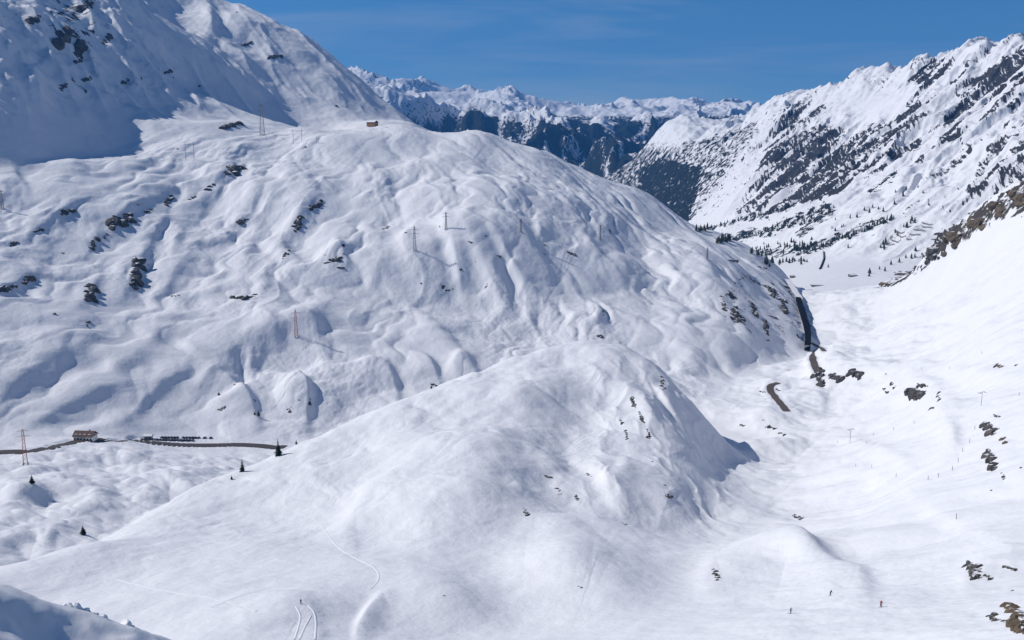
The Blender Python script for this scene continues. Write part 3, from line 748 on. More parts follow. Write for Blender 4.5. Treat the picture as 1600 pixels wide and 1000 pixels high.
for poly, d in [([(1620, 270), (1620, 330), (1560, 345), (1500, 378), (1455, 408), (1436, 404), (1462, 366), (1500, 345), (1540, 318)], .64), ([(1365, 450), (1440, 413), (1455, 418), (1390, 450)], .58)]:
    for nm in ('front_knoll', 'right_mountain', 'valley_floor'):
        patch(ROCK, nm, poly, d); patch(WARM, nm, poly, .6)
lm = ID == LID['left_mountain']
ROCK[lm] = np.where(PY[lm] < 195, .02 + .25 * sstep(1.05, 1.5, steep[lm]), 0)
for poly, d in [([(70, 20), (130, 5), (150, 20), (145, 75), (110, 70), (85, 50)], .4), ([(20, 20), (60, 15), (62, 40), (30, 38)], .35), ([(85, 120), (145, 115), (150, 140), (95, 150)], .32), ([(180, 118), (270, 105), (280, 125), (190, 150)], .25), ([(60, -20), (150, -20), (150, 20), (90, 30)], .42)]:
    patch(ROCK, 'left_mountain', poly, d)
mh = ID == LID['middle_hill']
ROCK[mh] = .40 * sstep(.62, 1.15, steep[mh])
patch(ROCK, 'middle_hill', [(1118, 470), (1160, 430), (1235, 445), (1255, 510), (1200, 535), (1130, 500)], .38)
patch(ROCK, 'middle_hill', [(650, 380), (900, 375), (900, 420), (700, 450)], .16)


def grid_objects():
    quad = np.arange(NR * NT).reshape(NR, NT)
    a = quad[:-1, :-1]; b = quad[:-1, 1:]; c = quad[1:, 1:]; d = quad[1:, :-1]
    F = np.stack([a, b, c, d], -1).reshape(-1, 4)
    fid = ID[:-1, :-1].ravel()
    P = np.stack([X, Y, ZZ], -1).reshape(-1, 3).astype(np.float32)
    NN = NRM.reshape(-1, 3).astype(np.float32)
    for k, (name, _, _) in enumerate(LAYERS):
        f = F[fid == k]
        if not len(f): continue
        used, inv = np.unique(f, return_inverse=True)
        f = inv.reshape(-1, 4)
        me = bpy.data.meshes.new(name)
        me.vertices.add(len(used)); me.vertices.foreach_set('co', P[used].ravel())
        me.loops.add(f.size); me.loops.foreach_set('vertex_index', f.ravel().astype(np.int32))
        me.polygons.add(len(f)); me.polygons.foreach_set('loop_start', np.arange(0, f.size, 4, dtype=np.int32))
        me.update(calc_edges=True)
        me.shade_smooth()
        me.normals_split_custom_set_from_vertices(NN[used])
        for an, A in (('rock', ROCK), ('gully', GULLY), ('forest', WOOD), ('warm', WARM)):
            me.attributes.new(an, 'FLOAT', 'POINT').data.foreach_set('value', A.ravel()[used])
        me.materials.append(M_TERR)
        o = bpy.data.objects.new(name, me); COL.objects.link(o)
        o['kind'] = 'structure'


grid_objects()
print('meshes', round(time.time() - T0, 1), 's')


# ------------------------------------------------------------------ the air of the valley
hz = bpy.data.materials.new('valley_air'); hz.use_nodes = True
hz.node_tree.nodes.clear()
ho = hz.node_tree.nodes.new('ShaderNodeOutputMaterial'); hv = hz.node_tree.nodes.new('ShaderNodeVolumePrincipled')
hv.inputs['Density'].default_value = HAZE; hv.inputs['Color'].default_value = (.10, .40, 1.0, 1); hv.inputs['Anisotropy'].default_value = 0.0
hz.node_tree.links.new(hv.outputs[0], ho.inputs['Volume'])
if HAZE > 0:
    zt, zb = float(ZZ.max()) + 40, float(ZZ.min()) - 20
    xm = 12500.0
    v_ = [(x, y, z) for z in (zb, zt) for x, y in ((-xm, -400), (xm, -400), (xm, 16600), (-xm, 16600))]
    me = bpy.data.meshes.new('haze'); me.from_pydata(v_, [], [(3, 2, 1, 0), (4, 5, 6, 7), (0, 1, 5, 4), (1, 2, 6, 5), (2, 3, 7, 6), (3, 0, 4, 7)]); me.update()
    me.materials.append(hz)
    o = bpy.data.objects.new('haze', me); COL.objects.link(o); o['kind'] = 'stuff'

# ------------------------------------------------------------------ small things: materials
M = {
    'asphalt': simple('wet_asphalt', (.055, .042, .034), .6), 'verge': simple('muddy_verge', (.075, .054, .042), .9),
    'steel_red': simple('red_painted_steel', (.32, .07, .05), .6), 'steel_white': simple('white_painted_steel', (.6, .58, .56), .6), 'steel': simple('galvanised_steel', (.16, .165, .175), .55, .3),
    'wall_white': simple('white_render', (.78, .76, .72), .8), 'wood': simple('weathered_timber', (.13, .075, .04), .8), 'roof_dark': simple('dark_roofing', (.035, .033, .035), .8),
    'wood_orange': simple('orange_brown_timber', (.30, .16, .065), .8), 'red_brown': simple('red_brown_cladding', (.17, .06, .035), .8), 'roof_red': simple('red_brown_roofing', (.085, .04, .03), .8),
    'glass': simple('dark_glass', (.02, .025, .03), .15), 'snow': simple('settled_snow', (.71, .72, .755), .7), 'concrete': simple('concrete', (.3, .29, .28), .85), 'dark': simple('near_black', (.03, .03, .035), .9),
    'car_black': simple('black_car_paint', (.018, .018, .022), .3), 'car_grey': simple('dark_grey_car_paint', (.06, .065, .075), .3), 'car_red': simple('dark_red_car_paint', (.12, .015, .015), .3),
    'car_blue': simple('dark_blue_car_paint', (.015, .03, .08), .3), 'tyre': simple('tyre_rubber', (.015, .015, .015), .8),
    'needles': None, 'bark': simple('spruce_bark', (.06, .045, .035), .9), 'skin': simple('skin', (.5, .3, .22), .6), 'cloth_dark': simple('dark_ski_clothing', (.02, .022, .03), .8),
    'cloth_red': simple('red_ski_jacket', (.3, .03, .03), .8), 'ski': simple('ski_top', (.3, .3, .32), .4), 'pole_wood': simple('dark_post', (.12, .11, .11), .8)}


def needles_mat():
    m, nt, b = new_mat('spruce_needles')
    oi = nt.nodes.new('ShaderNodeTexNoise'); oi.inputs['Scale'].default_value = 1.2
    tc = nt.nodes.new('ShaderNodeTexCoord'); nt.links.new(tc.outputs['Object'], oi.inputs['Vector'])
    cr = nt.nodes.new('ShaderNodeValToRGB')
    cr.color_ramp.elements[0].position = .3; cr.color_ramp.elements[0].color = (.012, .02, .012, 1)
    cr.color_ramp.elements[1].position = .7; cr.color_ramp.elements[1].color = (.045, .055, .025, 1)
    nt.links.new(oi.outputs['Fac'], cr.inputs[0]); nt.links.new(cr.outputs[0], b.inputs['Base Color'])
    b.inputs['Roughness'].default_value = .85
    return m


M['needles'] = needles_mat()
M['dark'].node_tree.nodes['Principled BSDF'].inputs['Specular IOR Level'].default_value = 0.0
M['dark'].node_tree.nodes['Principled BSDF'].inputs['Base Color'].default_value = (.012, .012, .014, 1)


def rock_mat(name, c0, c1):
    """broken rock that keeps snow on its ledges"""
    m, nt, b = new_mat(name)
    N, L = nt.nodes.new, nt.links.new
    tc = N('ShaderNodeTexCoord')
    n = N('ShaderNodeTexNoise'); n.inputs['Scale'].default_value = .9; n.inputs['Detail'].default_value = 6; n.inputs['Roughness'].default_value = .7
    L(tc.outputs['Object'], n.inputs['Vector'])
    cr = N('ShaderNodeValToRGB'); cr.color_ramp.elements[0].position = .35; cr.color_ramp.elements[0].color = (*c0, 1); cr.color_ramp.elements[1].position = .7; cr.color_ramp.elements[1].color = (*c1, 1)
    L(n.outputs['Fac'], cr.inputs[0])
    ge = N('ShaderNodeNewGeometry'); sx = N('ShaderNodeSeparateXYZ'); L(ge.outputs['Normal'], sx.inputs[0])
    n2 = N('ShaderNodeTexNoise'); n2.inputs['Scale'].default_value = .5; n2.inputs['Detail'].default_value = 3; L(tc.outputs['Object'], n2.inputs['Vector'])
    ad = N('ShaderNodeMath'); ad.operation = 'MULTIPLY_ADD'; L(n2.outputs['Fac'], ad.inputs[0]); ad.inputs[1].default_value = .9; L(sx.outputs['Z'], ad.inputs[2])
    mr = N('ShaderNodeMapRange'); mr.interpolation_type = 'SMOOTHSTEP'; mr.inputs['From Min'].default_value = 1.36; mr.inputs['From Max'].default_value = 1.42; L(ad.outputs[0], mr.inputs['Value'])
    mx = N('ShaderNodeMix'); mx.data_type = 'RGBA'; L(mr.outputs[0], mx.inputs['Factor']); L(cr.outputs[0], mx.inputs[6]); mx.inputs[7].default_value = (.7, .71, .75, 1)
    L(mx.outputs[2], b.inputs['Base Color'])
    bp = N('ShaderNodeBump'); bp.inputs['Strength'].default_value = .7; bp.inputs['Distance'].default_value = .6; L(n.outputs['Fac'], bp.inputs['Height']); L(bp.outputs[0], b.inputs['Normal'])
    b.inputs['Roughness'].default_value = .9
    return m


M['rock'] = rock_mat('dark_rock', (.02, .02, .02), (.11, .1, .09))
M['rock_brown'] = rock_mat('brown_rock', (.028, .021, .014), (.17, .125, .075))


# ------------------------------------------------------------------ small things: building blocks
def link(name, me, mat, parent=None):
    if mat is not None and not me.materials: me.materials.append(mat)
    o = bpy.data.objects.new(name, me); COL.objects.link(o)
    if parent is not None: o.parent = parent
    return o


def mesh(name, v, f, smooth=False):
    me = bpy.data.meshes.new(name); me.from_pydata([tuple(p) for p in v], [], f); me.update()
    if smooth: me.shade_smooth()
    return me


class MB:
    def __init__(self): self.v = []; self.f = []

    def box(self, c, s, rot=0.0):
        cr, sr = math.cos(rot), math.sin(rot); n = len(self.v)
        for dz in (-.5, .5):
            for dx, dy in ((-.5, -.5), (.5, -.5), (.5, .5), (-.5, .5)):
                x, y = dx * s[0], dy * s[1]
                self.v.append((c[0] + x * cr - y * sr, c[1] + x * sr + y * cr, c[2] + dz * s[2]))
        self.f += [(n + 3, n + 2, n + 1, n), (n + 4, n + 5, n + 6, n + 7)] + [(n + i, n + (i + 1) % 4, n + 4 + (i + 1) % 4, n + 4 + i) for i in range(4)]
        return self

    def bar(self, a, b, w, w2=None, n=4):
        a, b = Vector(a), Vector(b); d = (b - a).normalized()
        u = d.orthogonal().normalized(); q = d.cross(u); k = len(self.v)
        for p, r in ((a, w), (b, w if w2 is None else w2)):
            for i in range(n):
                t = 2 * math.pi * (i + .5) / n
                self.v.append(tuple(p + (u * math.cos(t) + q * math.sin(t)) * r * .7))
        self.f += [(k + i, k + (i + 1) % n, k + n + (i + 1) % n, k + n + i) for i in range(n)] + [tuple(k + n - 1 - i for i in range(n)), tuple(k + n + i for i in range(n))]
        return self

    def build(self, name, mat, parent=None, smooth=False):
        return link(name, mesh(name, self.v, self.f, smooth), mat, parent)


def thing(name, label, cat, loc, rot=0.0, group=None):
    o = bpy.data.objects.new(name, None); COL.objects.link(o)
    o.location = loc; o.rotation_euler = (0, 0, rot); o.empty_display_size = .5
    return tag(o, label, cat, group)


def tag(o, label, cat, group=None):
    o['label'] = label; o['category'] = cat
    if group: o['group'] = group
    return o


def kids(o): return [c for c in KIDS.get(o.name, [])]


KIDS = {}


def dup(root, loc, rot, label=None, scale=None):
    """a copy of a thing with copies of its parts and sub-parts"""
    def cp(o, parent):
        c = o.copy(); COL.objects.link(c)
        if parent is not None: c.parent = parent
        for ch in o.children: cp(ch, c)
        return c
    r = cp(root, None); r.location = loc; r.rotation_euler = (0, 0, rot)
    if label: r['label'] = label
    if scale: r.scale = scale
    return r


def ribbon(name, path, half, lift, mat, kind='structure', crown=0.0):
    d = np.gradient(path[:, :2], axis=0); d /= np.linalg.norm(d, axis=1, keepdims=True) + 1e-9
    nrm = np.stack([-d[:, 1], d[:, 0]], 1)
    v = []; f = []
    for i, p in enumerate(path):
        for k in (-1, 0, 1):
            v.append((p[0] + nrm[i, 0] * half * k, p[1] + nrm[i, 1] * half * k, p[2] + lift + (crown if k == 0 else 0)))
    for i in range(len(path) - 1):
        for k in (0, 1):
            a = i * 3 + k
            f.append((a, a + 3, a + 4, a + 1))
    me = mesh(name, v, f, True)
    me.flip_normals()
    o = link(name, me, mat); o['kind'] = kind
    return o


# ------------------------------------------------------------------ roads
ribbon('pass_road', PASS_ROAD, 4.2, -.2, M['asphalt'], crown=.1)
ribbon('road_verge', PASS_ROAD, 5.6, -.33, M['verge'])
ribbon('valley_road', BEND_LOW, 3.8, -.2, M['verge'], crown=.1)
ribbon('valley_road', BEND_HIGH, 4.2, -.2, M['verge'], crown=.1)
ribbon('valley_road', BEND_TOP, 3.2, -.2, M['verge'], crown=.1)


# ------------------------------------------------------------------ rocks breaking through the snow
def rock_mesh(seed, sub=2):
    bm = bmesh.new(); bmesh.ops.create_icosphere(bm, subdivisions=sub, radius=1)
    rs = random.Random(seed)
    cuts = [(Vector((rs.gauss(0, 1), rs.gauss(0, 1), rs.gauss(0, .8))).normalized(), rs.uniform(.45, .85)) for _ in range(9)]
    for v in bm.verts:
        p = v.co.copy()
        for n, d in cuts:
            k = p.dot(n) - d
            if k > 0: p -= n * k * .92
        v.co = p * (1 + rs.uniform(-.05, .05))
    me = bpy.data.meshes.new('rock'); bm.to_mesh(me); bm.free()
    return me


ROCKS = {}
for kind in ('rock', 'rock_brown'):
    ROCKS[kind] = []
    for q in range(7):
        me = rock_mesh(q + (50 if kind != 'rock' else 0)); me.materials.append(M[kind]); ROCKS[kind].append(me)


def outcrop(px, py, w, h, label, n=4, mat='rock', tall=.9, tilt=0):
    """rocks spread over w x h photo pixels of the slope, half buried in it"""
    rs = random.Random(int(px * 31 + py * 17))
    c = ground(px, py); dist = c.length; m = dist / FPX
    t = thing('rock_outcrop', label, 'rock', c, 0, None)
    if n > 1: n = int(n * 3.2)
    for k in range(n):
        u, v = ((k + rs.random()) / n - .5), rs.gauss(0, .3)
        sg = 1 if px < 620 else -1
        if h > w: qx, qy = px - sg * u * w * .5 + v * w * .5, py + u * h * .9
        else: qx, qy = px + u * w * .9, py - sg * u * h * .55 + v * h * .5
        g = ground(qx, qy)
        if (g - c).length > 6 * max(w, h) * m: g = c + Vector((u * w * m, 0, 0)); g.z = height(g.x, g.y)
        sz = (w * h) ** .5 * m * rs.uniform(.14, .46) if n > 1 else min(w, h) * m * .55
        o = bpy.data.objects.new('rock', rs.choice(ROCKS[mat])); COL.objects.link(o); o.parent = t
        o.location = g - c - Vector((0, 0, sz * .42))
        o.rotation_euler = (rs.uniform(-.5, .5), rs.uniform(-.5, .5), rs.uniform(0, 6.28))
        o.scale = (sz * rs.uniform(.9, 1.5), sz * rs.uniform(.7, 1.1), sz * rs.uniform(.7, 1.15) * tall)
    return t


for a in [
    (362, 196, 34, 12, 'dark rock band at the foot of the shaded mountain left of the tall pylon', 5),
    (366, 266, 30, 18, 'dark rock at the upper end of the broken band on the rounded hill', 5),
    (330, 290, 14, 14, 'small dark rock at the lower end of the broken band', 2),
    (262, 314, 15, 20, 'dark rock tooth standing alone above the long rock band on the left', 3),
    (188, 343, 36, 24, 'long dark rock band slanting down the upper left of the rounded hill', 7),
    (212, 426, 18, 48, 'tall dark rock rib beside a shaded hollow on the left of the rounded hill', 6),
    (140, 458, 20, 28, 'dark rock cluster with small snow caps below the tall rock rib', 4),
    (145, 381, 14, 20, 'small dark rock below the long rock band', 2), (45, 436, 20, 14, 'large dark rock with snow top near the edge of the slope', 3),
    (12, 449, 24, 12, 'low dark rocks beside the snow topped rock at the hill edge', 3), (492, 322, 22, 14, 'dark rock at the crown of the steep shaded knob', 4),
    (466, 348, 14, 26, 'dark rocks running down below the crown of the shaded knob', 4), (446, 399, 12, 12, 'dark rock under the shaded knob beside a short shadow', 2),
    (522, 405, 24, 10, 'low rocks on the small hump right of the shaded knob', 4), (85, 490, 10, 9, 'single dark rock on the smooth lower left slope', 1),
    (136, 505, 10, 12, 'single dark rock below the snow capped cluster', 2), (274, 462, 13, 4, 'flat dark rock lying alone in the middle of the white slope', 2),
    (382, 465, 38, 7, 'thin row of rock points above the red pylon', 5), (602, 357, 12, 6, 'low dark rock left of the crossarm pylon', 2), (636, 361, 9, 5, 'tiny dark rock just left of the crossarm pylon', 1),
    (280, 232, 8, 5, 'small dark rock below the left twin mast pylon', 1), (475, 231, 9, 5, 'small dark rock below the right twin mast pylon', 2),
    (1132, 478, 10, 16, 'dark rocks at the left edge of the shaded cliff', 4), (1150, 490, 18, 22, 'dark rocks in the middle of the shaded cliff', 5), (1176, 482, 10, 26, 'line of rocks slanting down the shaded cliff', 5),
    (1196, 512, 8, 26, 'lowest rocks at the foot of the shaded cliff', 4), (1205, 455, 16, 18, 'rocks high on the cliff above the road gallery', 5), (1222, 478, 14, 24, 'rocks on the cliff just above the road gallery', 5),
    (346, 638, 12, 10, 'dark rocks at the foot of the first rounded buttress', 3), (452, 640, 8, 10, 'dark streak of rock at the foot of the second rounded buttress', 2),
    (680, 602, 12, 6, 'dark rocks just above the skyline of the front knoll', 3),
    (1034, 598, 6, 24, 'small dark rocks on the right skyline of the front knoll', 4), (990, 628, 9, 18, 'upper dark rocks on the shaded side of the front knoll', 4), (1003, 652, 9, 18, 'middle dark rocks on the shaded side of the front knoll', 4),
    (1014, 678, 8, 16, 'lower dark rocks on the shaded side of the front knoll', 3), (970, 658, 8, 8, 'small dark rock left of the rock line on the front knoll', 2), (979, 680, 6, 16, 'thin dark rock streak left of the lower rocks on the knoll', 3),
    (857, 746, 12, 8, 'upper of two dark rocks beside the bright snow gully', 2), (872, 768, 7, 14, 'lower of two dark rocks beside the bright snow gully', 2), (900, 778, 8, 10, 'dark rock between two snow gullies on the knoll', 2),
    (920, 742, 9, 8, 'dark rock at the head of the second snow gully', 2), (822, 800, 12, 13, 'dark rock with white lip at the foot of the knoll', 3), (856, 795, 5, 4, 'tiny dark rock right of the rock with white lip', 1),
    (1045, 776, 12, 9, 'dark rock in the shade low on the right of the knoll', 3), (1038, 755, 5, 8, 'small dark rock above the rock in the shade', 1), (975, 818, 8, 6, 'dark rock at the end of the bright gully', 2), (1020, 722, 4, 7, 'tiny dark rock in the middle of the shaded flank', 1),
    (695, 931, 7, 5, 'tiny dark rock on the near snow hollow', 1), (907, 917, 9, 5, 'dark rock beside a bright snow block at the knoll foot', 2),
    (1282, 592, 14, 30, 'tall dark rock at the left end of the rock belt above the road bend', 4, 'rock', 1.3), (1308, 590, 24, 16, 'row of dark rock points in the rock belt above the road bend', 5, 'rock', 1.2), (1338, 584, 20, 14, 'right end of the rock belt above the road bend', 4, 'rock', 1.2),
    (1384, 610, 12, 9, 'small dark rock pair left of the biggest rock group in the bowl', 2), (1397, 602, 10, 12, 'pointed dark rock near the biggest rock group in the bowl', 2), (1432, 612, 30, 18, 'biggest dark rock group in the sunlit bowl', 7), (1442, 602, 20, 8, 'upper rocks over the biggest rock group in the bowl', 3),
    (1467, 620, 6, 14, 'upright dark rock right of the biggest rock group', 2, 'rock', 1.3), (1456, 637, 9, 9, 'small slanted rock below the upright dark rock', 2), (1384, 582, 5, 7, 'single small rock above the hump in the bowl', 1),
    (1562, 572, 11, 10, 'brown rock with snow behind it high on the right slope', 3, 'rock_brown'), (1589, 569, 6, 7, 'small dark rock near the brown rock high on the right slope', 1),
    (1548, 670, 18, 20, 'dark ragged rock on the right slope below a thin rock line', 5), (1569, 687, 14, 12, 'small rock ring on the right slope', 3, 'rock_brown'), (1551, 718, 18, 34, 'tall dark rock with brown foot on the right slope', 6), (1568, 744, 7, 12, 'thin dark rock under the tall dark rock', 2),
    (1550, 765, 8, 5, 'lowest single rock under the tall dark rock', 1), (1595, 729, 6, 9, 'dark rock at the picture edge beside the tall rock', 1), (1558, 650, 10, 6, 'thin line of rock above the dark ragged rock', 2),
    (1118, 898, 9, 22, 'dark rocks in a row on the near mound', 4), (1142, 878, 4, 7, 'single dark stone above the rock row on the near mound', 1), (1247, 808, 18, 10, 'grey rocks in the hollow at the foot of the knoll', 4),
    (1522, 893, 24, 28, 'large dark rock on the left of the near right outcrop', 6), (1545, 901, 16, 9, 'dark rocks in the middle of the near right outcrop', 3), (1580, 888, 22, 9, 'dark rocks on the right of the near right outcrop', 4), (1582, 922, 6, 8, 'small brown rock above the corner rock', 1, 'rock_brown'),
    (1192, 656, 5, 5, 'tiny rock above the low rock row in the valley', 1), (1206, 668, 20, 5, 'low rock row in the valley below the road bend', 4), (1223, 678, 12, 6, 'dark rock at the end of the low rock row', 3), (1192, 612, 10, 4, 'stones beside the outer edge of the lower road bend', 3), (1160, 664, 10, 4, 'stones beside the blue shadow of the knoll', 3),
    (1215, 609, 8, 6, 'stones inside the lower road bend', 2),
    (96, 56, 24, 26, 'largest dark rock patch on the shaded mountain face', 6), (122, 74, 18, 24, 'dark rocks running down from the largest rock patch', 5), (165, 62, 13, 18, 'separate dark rock on the right of the shaded face', 4), (132, 10, 26, 16, 'dark rocks at the top edge of the shaded mountain', 6), (52, 30, 20, 12, 'dark rocks in the upper corner of the shaded face', 4),
    (120, 96, 14, 8, 'dark rock below the rows of rocks on the shaded face', 3), (98, 136, 12, 12, 'dark rock low on the shaded mountain face', 3), (135, 123, 14, 8, 'small rocks right of the low dark rock on the shaded face', 3), (195, 127, 14, 10, 'grey rocks low in the middle of the shaded face', 3), (262, 112, 12, 8, 'grey rocks beside the lit snow under the spur', 3), (312, 135, 8, 6, 'lone dark rock on the mountain apron', 1),
    (386, 68, 14, 7, 'dark rocks in the shade under the long ridge', 3), (430, 88, 24, 7, 'rock lip on the slope below the long ridge', 4), (524, 166, 6, 5, 'left of two small rocks above the brown hut', 1), (544, 165, 6, 5, 'right of two small rocks above the brown hut', 1),
    (372, 18, 8, 5, 'dark rock standing on the long skyline ridge', 1),
    (104, 330, 20, 10, 'dark rock edge under the shaded lump left of the long rock band', 3), (60, 360, 18, 8, 'low dark rock edge near the upper left of the hill', 3), (22, 380, 14, 10, 'small dark rocks close to the left edge above the white slope', 3),
    (300, 308, 12, 10, 'small rocks between the broken band and the rock tooth', 2), (232, 330, 14, 8, 'small rocks at the upper end of the long rock band', 3), (165, 368, 10, 8, 'small rock under the lower end of the long rock band', 2), (98, 395, 8, 8, 'brownish stone left of the small dark rock', 1, 'rock_brown'),
    (234, 446, 8, 7, 'single rock right of the foot of the tall rock rib', 1), (378, 345, 16, 10, 'rock points in the hollow left of the shaded knob', 3), (532, 418, 12, 6, 'small rocks below the hump right of the shaded knob', 2), (540, 395, 8, 5, 'tiny rock right of the hump beside the shaded knob', 1), (505, 398, 8, 6, 'tiny rock left of the hump beside the shaded knob', 1),
    (735, 378, 8, 5, 'small rocks on the edge above the couloirs', 2), (848, 382, 7, 5, 'dark stone on the edge right of the couloirs', 1), (892, 395, 14, 7, 'scattered stones at the right end of the shaded step', 3), (780, 400, 9, 6, 'reddish stones in the shaded step between two couloirs', 2, 'rock_brown'), (656, 440, 5, 6, 'dark stone at the lower left of the shaded step', 1), (720, 420, 5, 6, 'dark stone beside the second couloir', 1),
    (938, 525, 12, 10, 'small rocks on the steep rib above the front knoll', 3), (1145, 408, 16, 6, 'thin rocks along the skyline near the end of the hill', 3), (1190, 418, 16, 6, 'last thin rocks on the skyline above the gallery', 3), (370, 600, 6, 8, 'dark stone high on the first rounded buttress', 1), (468, 622, 5, 6, 'dark stone high on the second rounded buttress', 1),
    (1592, 306, 22, 22, 'brown rock face highest on the rim of the right slope', 6, 'rock_brown'), (1562, 326, 20, 22, 'brown rock face next below the highest on the slope rim', 6, 'rock_brown'), (1528, 346, 22, 18, 'brown rocks halfway along the slope rim', 6, 'rock_brown'),
    (1490, 370, 24, 20, 'large brown rock face on the rim above the valley trees', 7, 'rock_brown'), (1460, 393, 18, 22, 'dark steep end of the brown rim rocks', 6), (1412, 430, 26, 12, 'low brown rock streak under the end of the rim', 5, 'rock_brown'), (1384, 444, 16, 8, 'lowest brown rocks where the rim meets the valley floor', 4, 'rock_brown'),
    (1592, 968, 34, 52, 'large brown rock cut off by the picture corner', 7, 'rock_brown', 1.1), (1560, 968, 26, 12, 'thin dark ledge of rock left of the corner rock', 4),
]:
    outcrop(*a)


# ------------------------------------------------------------------ conifers
def spruce(name, h, seed, whorls=13, detail=1):
    """trunk and drooping boughs; returns (trunk mesh, crown mesh), base at origin, height h"""
    rs = random.Random(seed); tr = MB(); tr.bar((0, 0, -.4), (0, 0, h * .97), h * .028, h * .004, 6)
    v, f = [], []
    for k in range(whorls):
        t = k / (whorls - 1); z = h * (.08 + .9 * t); rad = h * .21 * (1 - t) ** .85 * rs.uniform(.8, 1.15) + h * .012
        nb = max(5, int(10 * (1 - t * .5)))
        for i in range(nb):
            a = 2 * math.pi * (i + rs.uniform(-.3, .3)) / nb + k; L_ = rad * rs.uniform(.7, 1.2); wd = L_ * .34 + h * .01
            ca, sa = math.cos(a), math.sin(a)
            P = [(0, .04 * h * .3, wd * .3), (L_ * .5, -.02 * h, wd), (L_, -.055 * h * (1.2 - t), wd * .15)]
            b0 = len(v)
            for q, dz, ww in P:
                v.append((ca * q - sa * ww, sa * q + ca * ww, z + dz)); v.append((ca * q + sa * ww, sa * q - ca * ww, z + dz)); v.append((ca * q, sa * q, z + dz - ww * .45))
            for m_ in (0, 1):
                o = b0 + m_ * 3
                f += [(o, o + 3, o + 5, o + 2), (o + 2, o + 5, o + 4, o + 1)]
    return mesh('trunk', tr.v, tr.f), mesh('crown', v, f)


def tiny_spruce(seed, tiers=4, n=6):
    rs = random.Random(seed); tr = MB().bar((0, 0, -.8), (0, 0, .5), .035, .02, 4); v, f = [], []
    for k in range(tiers):
        z0 = .06 + .8 * k / tiers; z1 = min(1.0, z0 + .42); rad = .2 * (1 - k / tiers) ** .9 * rs.uniform(.85, 1.1) + .02
        b = len(v); v.append((rs.uniform(-.01, .01), rs.uniform(-.01, .01), z1))
        for i in range(n * 2):
            a = math.pi * (i + rs.uniform(-.3, .3)) / n; q = rad * (1 if i % 2 else .62) * rs.uniform(.8, 1.15)
            v.append((q * math.cos(a), q * math.sin(a), z0 + rs.uniform(-.03, .03) + (0 if i % 2 else .05)))
        f += [(b, b + 1 + i, b + 1 + (i + 1) % (n * 2)) for i in range(n * 2)]
    return mesh('trunk', tr.v, tr.f), mesh('crown', v, f)


def plant_tree(meshes, px, py, hpx, label, group=None, name='spruce_tree', squat=1.0, pt=None, hm=None):
    c = ground(px, py) if pt is None else pt
    h = hpx * c.length / FPX * 1.03 if hm is None else hm
    t = thing(name, label, 'tree', c, random.uniform(0, 6), group)
    for nm, me, mt in (('trunk', meshes[0], M['bark']), ('crown', meshes[1], M['needles'])):
        o = link(nm, me, mt, t); o.scale = (h * squat, h * squat, h)
    return t


BIG = [spruce('spruce', 1.0, s) for s in (1, 2, 3)]
for i, (px, py, hpx, lb, sq) in enumerate([
    (435, 712, 27, 'largest spruce standing on the knoll skyline beside the pass road', 1.15), (379, 737, 22, 'slender spruce on the knoll skyline left of the largest spruce', .95),
    (463, 694, 8, 'small spruce top right of the largest spruce', 1.1), (362, 749, 7, 'tiny spruce left of the slender spruce', 1.3), (50, 755, 13, 'round dark spruce below the red and white pylon', 1.5),
    (130, 835, 14, 'squat spruce on the skyline of the lower left snow basin', 1.6), (674, 607, 7, 'small dark spruce above the knoll skyline', 1.4),
    (342, 617, 6, 'small dark spruce on the first rounded buttress', 1.5), (404, 650, 11, 'dark spruce at the foot of the gully between the two buttresses', 1.2), (398, 648, 6, 'low spruce left of the spruce in the buttress gully', 1.5)]):
    plant_tree(BIG[i % 3], px, py, hpx, lb, None, 'spruce_tree', sq)

TINY = [tiny_spruce(s) for s in range(5)]
BELT = [  # belts of small trees on the far valley side: photo polyline, spread px, count, what it is
    ([(1090, 362), (1150, 346), (1200, 334), (1240, 322)], 2, 46, 'thin line along the foot of the striped rock wall'), ([(1122, 380), (1165, 370), (1200, 363), (1230, 350)], 5, 62, 'dense band below the long white ramp'), ([(1240, 352), (1275, 345), (1300, 325)], 8, 28, 'slanting copse in the middle of the far slope'),
    ([(1180, 396), (1235, 386), (1262, 389)], 12, 62, 'scattered wood on the valley floor behind the hill'), ([(1240, 392), (1280, 390), (1300, 380), (1330, 368), (1380, 350), (1392, 342)], 4, 64, 'long dark band above the curved wall'), ([(1195, 412), (1225, 410), (1255, 408)], 6, 30, 'small wood between the gallery and the valley houses'),
    ([(1290, 380), (1340, 330), (1420, 300)], 20, 22, 'loose scatter high on the far slope'), ([(1375, 390), (1395, 370), (1430, 345)], 5, 16, 'row beside the avalanche fences'), ([(1365, 430), (1400, 410), (1430, 395)], 5, 6, 'sparse row at the end of the slope rim')]
rs = random.Random(11)
for poly, sp, n, what in BELT:
    q = rounded(poly)
    for k in range(n):
        t = (k + rs.random()) / n * (len(q) - 1); i = min(int(t), len(q) - 2); u = t - i
        px = q[i][0] * (1 - u) + q[i + 1][0] * u + rs.gauss(0, sp * .6); py = q[i][1] * (1 - u) + q[i + 1][1] * u + rs.gauss(0, sp * .4)
        g = ground(px, py, 1750)
        if g.length < 1700: continue
        plant_tree(rs.choice(TINY), px, py, 0, 'dark spruce in the ' + what, 'spruces in the ' + what, 'spruce_tree', rs.uniform(1.0, 1.6), g, rs.uniform(8, 16))
